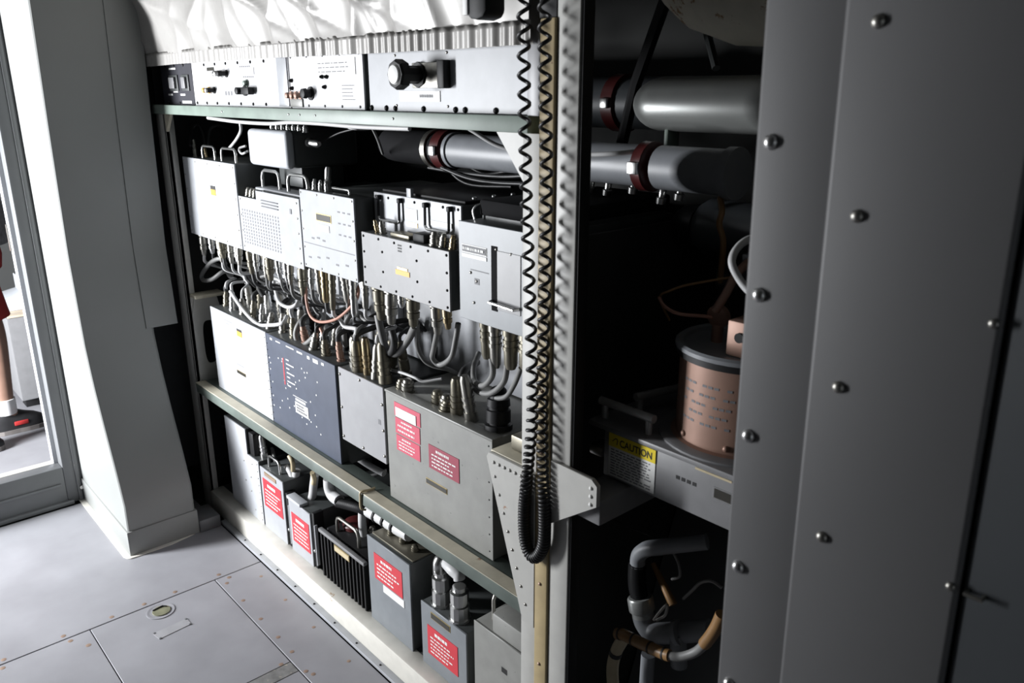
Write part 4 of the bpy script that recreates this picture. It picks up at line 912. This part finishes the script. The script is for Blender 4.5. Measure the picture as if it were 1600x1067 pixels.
# ================================================================== RIGHT BAY: CAUTION UNIT, COPPER CAN, PIPES
CU = thing('power_unit', 'grey equipment unit with a yellow caution label in the right bay', 'equipment box', (-0.68, 1.3, .868))
yf = 1.10
rbox('body', 'mid_grey_paint', CU, -0.950, -0.42, yf, 1.55, .872, .972, .003)
rbox('top_flange', 'mid_grey_paint', CU, -0.988, -0.41, yf-.006, 1.56, .970, .981, .003)
cl_ = G().box(-.936, -.822, yf-.0015, yf+.001, .878, .967).part('caution_label', 'white_label', CU)
G().box(-.936, -.822, yf-.0022, yf-.0012, .941, .968).part('yellow_band', 'yellow_label', cl_)
def text_part(txt, x0, x1, zc, h, yy, m, parent, name='lettering'):
    cu = bpy.data.curves.new('t', 'FONT'); cu.body = txt; cu.size = 1.0; cu.offset = .02
    ob = bpy.data.objects.new('t', cu); COL.objects.link(ob)
    bpy.context.view_layer.update()
    me = bpy.data.meshes.new_from_object(ob.evaluated_get(bpy.context.evaluated_depsgraph_get()))
    bpy.data.objects.remove(ob)
    xs = [v.co.x for v in me.vertices]; ys = [v.co.y for v in me.vertices]
    sx = (x1-x0)/(max(xs)-min(xs)); sz = h/(max(ys)-min(ys)); rl = root_loc(parent)
    for v in me.vertices:
        v.co = Vector((x0+(v.co.x-min(xs))*sx, yy, zc-h/2+(v.co.y-min(ys))*sz)) - rl
    me.materials.clear(); me.materials.append(M[m]); me.name = name
    o = bpy.data.objects.new(name, me); COL.objects.link(o); o.parent = parent
    return props(o, kind='stuff')
text_part('CAUTION', -.908, -.830, .954, .015, yf-.0026, 'ink_black', cl_)
g = G().tube(spline([(-.926, yf-.0026, .953), (-.922, yf-.0026, .957), (-.917, yf-.0026, .9605), (-.9135, yf-.0026, .957), (-.915, yf-.0026, .948)], 5), .0009, 5); g.part('arrow_symbol', 'ink_black', cl_)
lettering(cl_, -.930, -.828, .881, .938, yf-.0019, 10, 'ink_grey', .42, seed=77)
marks(CU, [(-.775+.012*i, -.767+.012*i, .929, .936) for i in range(4)], yf-.0006, 'ink_black')
nameplate(CU, -.695, -.62, .922, .944, yf, 'nameplate', 'steel'); plate('sheet_label', 'hose_cream', CU, -.735, -.66, .963, .967, yf)
def stand_handle(p0, p1, h=.034):
    p0 = Vector(p0); p1 = Vector(p1); d = (p1-p0).normalized()
    o = G().tube([p0-d*.012+Vector((0, 0, h)), p1+d*.012+Vector((0, 0, h))], .0085, 10).part('handle', 'satin_steel', CU, smooth=True)
    for q in (p0, p1): G().cyl(q, q+Vector((0, 0, h)), .007, 10).part('handle_post', 'satin_steel', o, smooth=True)
h0 = at(934, 652, yf+.03); h1 = at(1010, 690, yf+.02)
stand_handle((-.972, 1.125, .980), (-.862, 1.125, .980)); stand_handle((-.945, 1.20, .980), (-.905, 1.36, .980))
G().box(-.99, -.955, 1.10, 1.14, .905, .925).part('side_lug', 'steel', CU, bev=.004, seg=2)

CN = thing('copper_can', 'copper coloured cylindrical can with dark rim standing on the caution unit', 'can', (-.745, 1.25, .981))
cx_, cy_ = -.745, 1.25
G().lathe((cx_, cy_, .981), (cx_, cy_, 2), [(0, .128), (.006, .128), (.008, .119), (.165, .119)], 40).part('can_body', 'copper', CN, smooth=True, angle=40)
G().lathe((cx_, cy_, 1.143), (cx_, cy_, 2), [(0, .121), (.0, .126), (.012, .127), (.013, .122)], 40).part('rubber_seal', 'black_rubber', CN, smooth=True, angle=40)
G().lathe((cx_, cy_, 1.155), (cx_, cy_, 2), [(0, .124), (.001, .129), (.008, .129), (.012, .124), (.009, .116), (.002, .114), (.001, .02)], 40).part('rim', 'duct_grey', CN, smooth=True, angle=40)
G().lathe((cx_, cy_, .981), (cx_, cy_, 2), [(-.0005, .150), (.004, .150), (.006, .146), (.006, .120)], 40).part('base_ring', 'mid_grey_paint', CN, smooth=True, angle=40)
for an in (-2.0, -1.2, -2.8): place('rivet', screw_mesh(.006, 'copper'), CN, (cx_+.119*math.cos(an), cy_+.119*math.sin(an), 1.000), (0, 0, an+PI/2))
g = G()
for k in range(5):
    z = 1.105-.018*k
    for i in range(9):
        a0 = -2.05+.10*i + (.05 if k % 2 else 0); a1 = a0+.075; R_ = .1193
        if (i+k) % 4 == 3: continue
        g.quad((cx_+R_*math.cos(a0), cy_+R_*math.sin(a0), z), (cx_+R_*math.cos(a1), cy_+R_*math.sin(a1), z), (cx_+R_*math.cos(a1), cy_+R_*math.sin(a1), z+.0045), (cx_+R_*math.cos(a0), cy_+R_*math.sin(a0), z+.0045))
props(g.part('lettering', 'ink_grey', CN), kind='stuff')
rbox('copper_bracket', 'copper', CN, -.742, -.662, 1.175, 1.235, 1.158, 1.222, .003)
G().cyl((-.715, 1.1755, 1.195), (-.715, 1.170, 1.195), .009, 12).part('bracket_hole', 'black_paint', CN, smooth=True)
G().cyl((-.80, 1.235, 1.156), (-.80, 1.235, 1.190), .011, 12).part('copper_stud', 'copper', CN, smooth=True)
G().lathe((-.80, 1.235, 1.205), (-.80, 1.30, 1.215), [(-.006, .012), (-.006, .022), (.006, .022), (.006, .012)], 20).part('copper_ring', 'copper', CN, smooth=True)
cable([P(1046, 500, 1.27), P(1036, 480, 1.24), P(1032, 462, 1.22), P(1045, 455, 1.22), P(1075, 445, 1.24), P(1150, 432, 1.30)], .0025, 'hose_amber', 'thin amber wire circling over the copper can')
cable([P(1030, 465, 1.22), P(1038, 478, 1.20), P(1060, 490, 1.20), P(1100, 494, 1.22), P(1120, 497, 1.24)], .0035, 'cable_pink', 'thin copper wire curving in front of the can top')
cable([P(1118, 485, 1.20), P(1135, 458, 1.20), P(1150, 430, 1.22), P(1172, 408, 1.26), P(1200, 395, 1.3)], .008, 'copper', 'slanted copper tube rising from the can beside the panel')
cable([P(1175, 460, 1.10), P(1158, 440, 1.10), P(1144, 412, 1.10), P(1150, 390, 1.12), P(1168, 375, 1.15), P(1195, 368, 1.2)], .0065, 'cable_pale', 'white cable bowing out beside the right panel above the copper can')
cable([P(1125, 308, 1.3), P(1128, 330, 1.29), P(1124, 350, 1.29), P(1130, 375, 1.30), P(1128, 410, 1.32), P(1125, 440, 1.34)], .006, 'hose_amber', 'brown lacing cord hanging from the duct behind the copper can')
G().box(-.84, -.79, 1.36, 1.40, 1.22, 1.30).top('bracket_plate', 'panel_dark', 'small dark bracket plate behind the white bowed cable', 'bracket', bev=.003)

YL = 1.22
hose([P(1105, 846, YL+.03), P(1070, 850, YL+.01), P(1030, 855, YL), P(1010, 858, YL), P(998, 868, YL), P(996, 884, YL)], .017, 'duct_grey', 'grey elbow pipe at the top of the lower right bay')
hose([P(996, 880, YL), P(995, 900, YL), P(996, 918, YL), P(1000, 936, YL)], .018, 'black_rubber', 'black ribbed hose hanging below the grey elbow pipe', True)
PF = thing('pipe_fitting', 'grey pipe fitting with collar and elbow below the black ribbed hose', 'pipe', tuple(at(1010, 985, YL)))
a = at(1000, 932, YL); b = at(1005, 962, YL)
G().lathe(a, b, [(0, .026), (.004, .029), (.03, .029), (.034, .024), (.045, .024)], 20).part('collar', 'tank_grey', PF, smooth=True, angle=40)
G().tube(spline([P(1003, 955, YL), P(1007, 972, YL), P(1018, 986, YL), P(1036, 989, YL), P(1060, 988, YL+.01), P(1110, 984, YL+.03)], 8), .023, 16).part('elbow', 'duct_grey', PF, smooth=True)
a = at(1058, 988, YL); b = at(1066, 987.5, YL+.003)
G().lathe(a, b, [(-.004, .023), (-.004, .027), (.006, .027), (.006, .023)], 18).part('joint_ring', 'duct_grey', PF, smooth=True)
hose([P(1058, 990, YL), P(1060, 1010, YL), P(1061, 1040, YL)], .018, 'duct_grey', 'short grey upright pipe below the elbow fitting')
hose([P(1013, 1022, YL), P(1011, 1050, YL), P(1008, 1100, YL)], .016, 'duct_grey', 'grey upright pipe at the bottom edge beside the amber hose')
YM = 1.14
AH = thing('lagged_hose', 'amber wrapped hose with dark bands crossing the lower right bay', 'hose', tuple(at(1040, 1015, YM)))
pth = spline([P(964, 990, YM), P(975, 992, YM), P(1000, 1004, YM), P(1025, 1016, YM), P(1046, 1024, YM), P(1065, 1026, YM+.01), P(1088, 1018, YM+.02), P(1104, 1002, YM+.02), P(1118, 982, YM+.02), P(1128, 960, YM+.02)], 8)
n_ = len(pth)
G().tube(pth[:int(n_*.46)], .0125, 12).part('wrapped_section', 'hose_amber', AH, smooth=True)
G().tube(pth[int(n_*.44):int(n_*.76)], .0095, 12).part('bare_section', 'cable_grey', AH, smooth=True)
G().tube(pth[int(n_*.74):], .0125, 12).part('wrapped_section', 'hose_amber', AH, smooth=True)
for q in (.08, .18, .30, .40): i = int(n_*q); G().lathe(pth[i], pth[i+1], [(-.002, .012), (-.002, .0135), (.002, .0135), (.002, .012)], 12).part('tie_band', 'ink_black', AH, smooth=True)
CH = thing('lagged_hose', 'cream hose with a black band at the bottom of the right bay', 'hose', tuple(at(960, 1060, YM)))
pc = spline([P(978, 992, YM+.01), P(970, 1004, YM+.01), P(962, 1020, YM+.01), P(957, 1045, YM+.01), P(960, 1080, YM+.01), P(975, 1130, YM+.01)], 8)
G().tube(pc, .0135, 12).part('hose_body', 'hose_cream', CH, smooth=True)
i = len(pc)*2//5; G().lathe(pc[i], pc[i+1], [(-.006, .0135), (-.006, .0145), (.006, .0145), (.006, .0135)], 12).part('tie_band', 'ink_black', CH, smooth=True)
G().tube([P(1020, 880, 1.26), P(1052, 945, 1.24)], [.006, .010], 10).top('amber_strut', 'hose_amber', 'amber rod slanting behind the black ribbed hose', 'rod', smooth=True)
cable([P(940, 800, 1.25), P(975, 820, 1.25), P(1020, 838, 1.25)], .002, 'cable_dark', 'thin dark wire above the grey elbow pipe')
cable([P(1068, 935, 1.22), P(1082, 922, 1.21), P(1095, 910, 1.21), P(1112, 908, 1.21), P(1128, 918, 1.21)], .0035, 'cable_grey', 'thin grey wire arching beside the panel in the lower right bay')
cable([P(1050, 860, 1.23), P(1060, 880, 1.23), P(1062, 900, 1.23), P(1050, 905, 1.24)], .003, 'cable_grey', 'thin grey wire loop under the grey elbow pipe')
cable([P(1022, 968, 1.20), P(1032, 955, 1.20), P(1042, 945, 1.20), P(1040, 960, 1.20), P(1026, 968, 1.20)], .004, 'dull_steel', 'small steel wire loop at the elbow fitting')
G().box(-.99, -.93, 1.46, 1.50, .70, .80).top('latch_box', 'black_paint', 'small black box on the rear structure under the cross member', 'box', bev=.004)
# sloping structure at the back of the lower right bay
G().prism([(1.30, .0), (1.75, .0), (1.75, .84), (1.60, .84)], 'x', -1.06, -.45).top('sloping_panel', 'frame_grey', 'dark sloping panel at the back of the lower right bay', 'panel', bev=.002, seg=1)

# ================================================================== CABINET ON THE RIGHT
CB = thing('cabinet', 'tall grey cabinet with domed screws filling the right side', 'cabinet', (-.2, 1.0, 0))
def tilt(x, z): return x + .0197*(z-1.3)*-1
def slab(name, m, x0, x1, y0, y1, z0=0.0, z1=2.2, bev=.003):
    return G().prism([(tilt(x0, z0), z0), (tilt(x1, z0), z0), (tilt(x1, z1), z1), (tilt(x0, z1), z1)], 'y', y0, y1).part(name, m, CB, bev=bev, seg=3)
slab('flange_panel', 'panel_grey', -.4355, -.34, .720, .728, bev=.0035)
slab('flange_return', 'panel_grey', -.4345, -.428, .724, .75, bev=.001)
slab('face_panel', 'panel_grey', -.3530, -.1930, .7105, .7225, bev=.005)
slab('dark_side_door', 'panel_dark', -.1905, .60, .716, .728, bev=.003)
slab('cabinet_body', 'deep_shell', -.415, .60, .729, 1.78, bev=.001)
for z in (1.714, 1.554, 1.402, 1.246, 1.085, .926, .77): place('screw', screw_mesh(.0078, 'steel'), CB, (tilt(-.4185, z)+.0, .720, z))
for z in (1.657, 1.494, 1.331, 1.17): place('screw', screw_mesh(.0062, 'dull_steel'), CB, (tilt(-.3215, z), .7105, z))
for z in (1.42, 1.174): place('screw', screw_mesh(.0045, 'dull_steel'), CB, (tilt(-.199, z), .7105, z))
G().tube([(-.184, .716, 1.174), (-.184, .708, 1.174), (-.170, .708, 1.174), (-.170, .716, 1.174)], .0022, 7).part('pull_pin', 'dull_steel', CB, smooth=True)

# ================================================================== BEYOND THE DOORWAY
PE = thing('person', 'person in grey shirt, red shorts, white socks and black shoes standing beyond the doorway', 'person', (-4.28, .48, 0))
jn = {'pel': (-4.28, .52, .95), 'sp': (-4.28, .53, 1.15), 'ch': (-4.28, .52, 1.36), 'nk': (-4.28, .515, 1.50), 'jw': (-4.28, .545, 1.575), 'hd': (-4.28, .54, 1.66), 'ht': (-4.28, .53, 1.73),
      'hr': (-4.37, .53, .90), 'kr': (-4.36, .60, .50), 'ar': (-4.35, .585, .10), 'tr': (-4.355, .68, .035), 'hl': (-4.19, .51, .90), 'kl': (-4.18, .45, .50), 'al': (-4.17, .36, .10), 'tl': (-4.165, .48, .035),
      'sr': (-4.45, .51, 1.42), 'er': (-4.50, .47, 1.14), 'wr': (-4.47, .54, .94), 'sl': (-4.11, .51, 1.42), 'el': (-4.06, .46, 1.14), 'wl': (-4.08, .52, .93)}
rad = {'pel': .135, 'sp': .125, 'ch': .135, 'nk': .058, 'jw': .085, 'hd': .115, 'ht': .10, 'hr': .085, 'kr': .055, 'ar': .038, 'tr': .030, 'hl': .085, 'kl': .055, 'al': .038, 'tl': .030, 'sr': .055, 'er': .042, 'wr': .028, 'sl': .055, 'el': .042, 'wl': .028}
ed = [('pel', 'sp'), ('sp', 'ch'), ('ch', 'nk'), ('nk', 'jw'), ('jw', 'hd'), ('hd', 'ht'), ('pel', 'hr'), ('hr', 'kr'), ('kr', 'ar'), ('ar', 'tr'), ('pel', 'hl'), ('hl', 'kl'), ('kl', 'al'), ('al', 'tl'), ('ch', 'sr'), ('sr', 'er'), ('er', 'wr'), ('ch', 'sl'), ('sl', 'el'), ('el', 'wl')]
for s_, w0 in (('r', jn['wr']), ('l', jn['wl'])):    # palms with five fingers
    pw = Vector(w0); palm = pw+Vector((0, .03, -.07)); jn['p'+s_] = tuple(palm); rad['p'+s_] = .026; ed.append(('w'+s_, 'p'+s_))
    for k, (dx, ln) in enumerate(((-.03, .06), (-.01, .07), (.01, .068), (.028, .055), (.045, .045))):
        q1 = palm+Vector((dx, .012, -.03 if k < 4 else .0)); q2 = q1+Vector((dx*.2, .012, -ln*.6))
        jn['f%s%d' % (s_, k)] = tuple(q1); jn['g%s%d' % (s_, k)] = tuple(q2); rad['f%s%d' % (s_, k)] = .009; rad['g%s%d' % (s_, k)] = .007
        ed += [('p'+s_, 'f%s%d' % (s_, k)), ('f%s%d' % (s_, k), 'g%s%d' % (s_, k))]
ks_ = list(jn); me = bpy.data.meshes.new('body')
me.from_pydata([tuple(Vector(jn[k])-PE.location) for k in ks_], [(ks_.index(a), ks_.index(b)) for a, b in ed], [])
me.materials.append(M['skin'])
bo = bpy.data.objects.new('body', me); COL.objects.link(bo); bo.parent = PE
bo.modifiers.new('skin', 'SKIN'); sub = bo.modifiers.new('sub', 'SUBSURF'); sub.levels = 2; sub.render_levels = 2
for i, k in enumerate(ks_):
    sv = me.skin_vertices[0].data[i]; sv.radius = (rad[k], rad[k]); sv.use_root = (k == 'pel')
bo.modifiers['skin'].use_smooth_shade = True
def loft(rings, n=24):
    g = G()
    for (x, y, z, a, b) in rings:
        for i in range(n):
            t = 2*PI*i/n; g.v.append((x+a*math.cos(t), y+b*math.sin(t), z))
    for j in range(len(rings)-1):
        for i in range(n): g.f.append((j*n+i, j*n+(i+1) % n, (j+1)*n+(i+1) % n, (j+1)*n+i))
    return g
loft([(-4.28, .545, .95, .19, .170), (-4.28, .55, 1.05, .185, .172), (-4.28, .545, 1.15, .18, .168), (-4.28, .525, 1.30, .19, .155), (-4.28, .52, 1.42, .18, .12), (-4.28, .52, 1.49, .08, .07)]).part('shirt', 'shirt', PE, smooth=True, angle=80)
for sx, sh, el in ((-4.45, jn['sr'], jn['er']), (-4.11, jn['sl'], jn['el'])):
    a = Vector(sh); b = Vector(sh).lerp(Vector(el), .75); G().tube([a+Vector((0, 0, .03)), a.lerp(b, .5), b], [.065, .066, .068], 16).part('sleeve', 'shirt', PE, smooth=True)
loft([(-4.28, .525, .99, .175, .145), (-4.28, .53, .90, .18, .15), (-4.28, .53, .84, .18, .14)]).part('shorts', 'shorts_red', PE, smooth=True, angle=80)
for hx, kx in (('hr', 'kr'), ('hl', 'kl')):
    a = Vector(jn[hx]); b = a.lerp(Vector(jn[kx]), .82); G().tube([a, a.lerp(b, .5), b], [.105, .10, .095], 18).part('shorts_leg', 'shorts_red', PE, smooth=True)
for an, to in (('ar', 'tr'), ('al', 'tl')):
    a = Vector(jn[an]); t = Vector(jn[to]); d = (t-a); d.z = 0; d.normalize(); sd = Vector((d.y, -d.x, 0)); hb = a-d*.055; hb.z = 0
    G().tube([(a.x, a.y, .10), (a.x, a.y, .175)], [.046, .047], 16).part('sock', 'sock', PE, smooth=True)
    g = G()
    secs = [(-.01, .030, .10), (.02, .040, .125), (.05, .042, .130), (.09, .043, .115), (.13, .048, .095), (.17, .048, .080), (.20, .040, .062), (.22, .020, .038)]
    n = 14
    for s0, hw, hh in secs:
        c_ = hb + d*s0
        for i in range(n):
            t_ = PI*i/(n-1); g.v.append(tuple(c_ + sd*(hw*math.cos(t_)) + Vector((0, 0, .018+(hh-.018)*max(0.0, math.sin(t_))**.7))))
    for j in range(len(secs)-1):
        for i in range(n-1): g.f.append((j*n+i, j*n+i+1, (j+1)*n+i+1, (j+1)*n+i))
        g.f.append((j*n+n-1, j*n, (j+1)*n, (j+1)*n+n-1))
    g.f.append(tuple(range(n))); g.f.append(tuple((len(secs)-1)*n+i for i in range(n)))
    sh_ = g.part('shoe', 'shoe', PE, smooth=True, angle=50)
    sp = [hb+d*s0+sd*hw*1.06 for s0, hw, hh in secs] + [hb+d*s0-sd*hw*1.06 for s0, hw, hh in reversed(secs)]
    G().prism([(q.x, q.y) for q in sp], 'z', 0.001, .022).part('sole', 'shoe_sole', sh_)
    q = hb+d*.10+sd*.042; rbox('side_flash', 'shoe_red', sh_, q.x-.006, q.x+.006, q.y-.03, q.y+.03, .04, .06, .003)
loft([(-4.28, .520, 1.66, .098, .105), (-4.28, .52, 1.72, .102, .112), (-4.28, .52, 1.78, .085, .095), (-4.28, .52, 1.815, .045, .05), (-4.28, .52, 1.825, .01, .01)]).part('hair', 'hair', PE, smooth=True, angle=80)
G().prism([(.63, 1.62), (.655, 1.615), (.63, 1.655)], 'x', -4.29, -4.27).part('nose', 'skin', PE)
for q in (-4.315, -4.245): G().lathe((q, .618, 1.66), (q, 1.6, 1.66), [(0, .008), (.004, .006)], 10).part('eye', 'ink_black', PE, smooth=True)
rbox('mouth', 'shorts_red', PE, -4.30, -4.26, .615, .624, 1.592, 1.598, .001)

BX = thing('floor_locker', 'grey locker with a slatted cream top on the floor beyond the doorway', 'locker', (-4.9, .86, 0))
rbox('body', 'mid_grey_paint', BX, -5.2, -4.62, .70, 1.3, .05, .50, .006)
for i in range(7): rbox('slat', 'wood', BX, -5.19+.083*i, -5.115+.083*i, .705, 1.29, .501, .512, .002)
rbox('foot', 'black_paint', BX, -5.15, -5.05, .72, 1.2, 0, .051, .003); rbox('foot', 'black_paint', BX, -4.75, -4.66, .72, 1.2, 0, .051, .003)
G().prism([(.72, .513), (.90, .513), (.90, .65), (.82, .67), (.82, .59), (.72, .57)], 'x', -4.95, -4.72).top('folded_bracket', 'white_paint', 'white folded metal bracket lying on the slatted locker', 'bracket', bev=.003)

# cables that only their place tells apart say which one they are
bylab = {}
for o in list(COL.objects):
    if o.get('group') == GU: bylab.setdefault(o['label'], []).append(o)
ORD = ('first', 'second', 'third', 'fourth', 'fifth', 'sixth', 'seventh', 'eighth', 'ninth', 'tenth', 'eleventh', 'twelfth')
for lb, os_ in bylab.items():
    if len(os_) > 1:
        for k, o in enumerate(sorted(os_, key=lambda q: q.location.x)): o['label'] = '%s, %s from the left' % (lb, ORD[min(k, 11)])
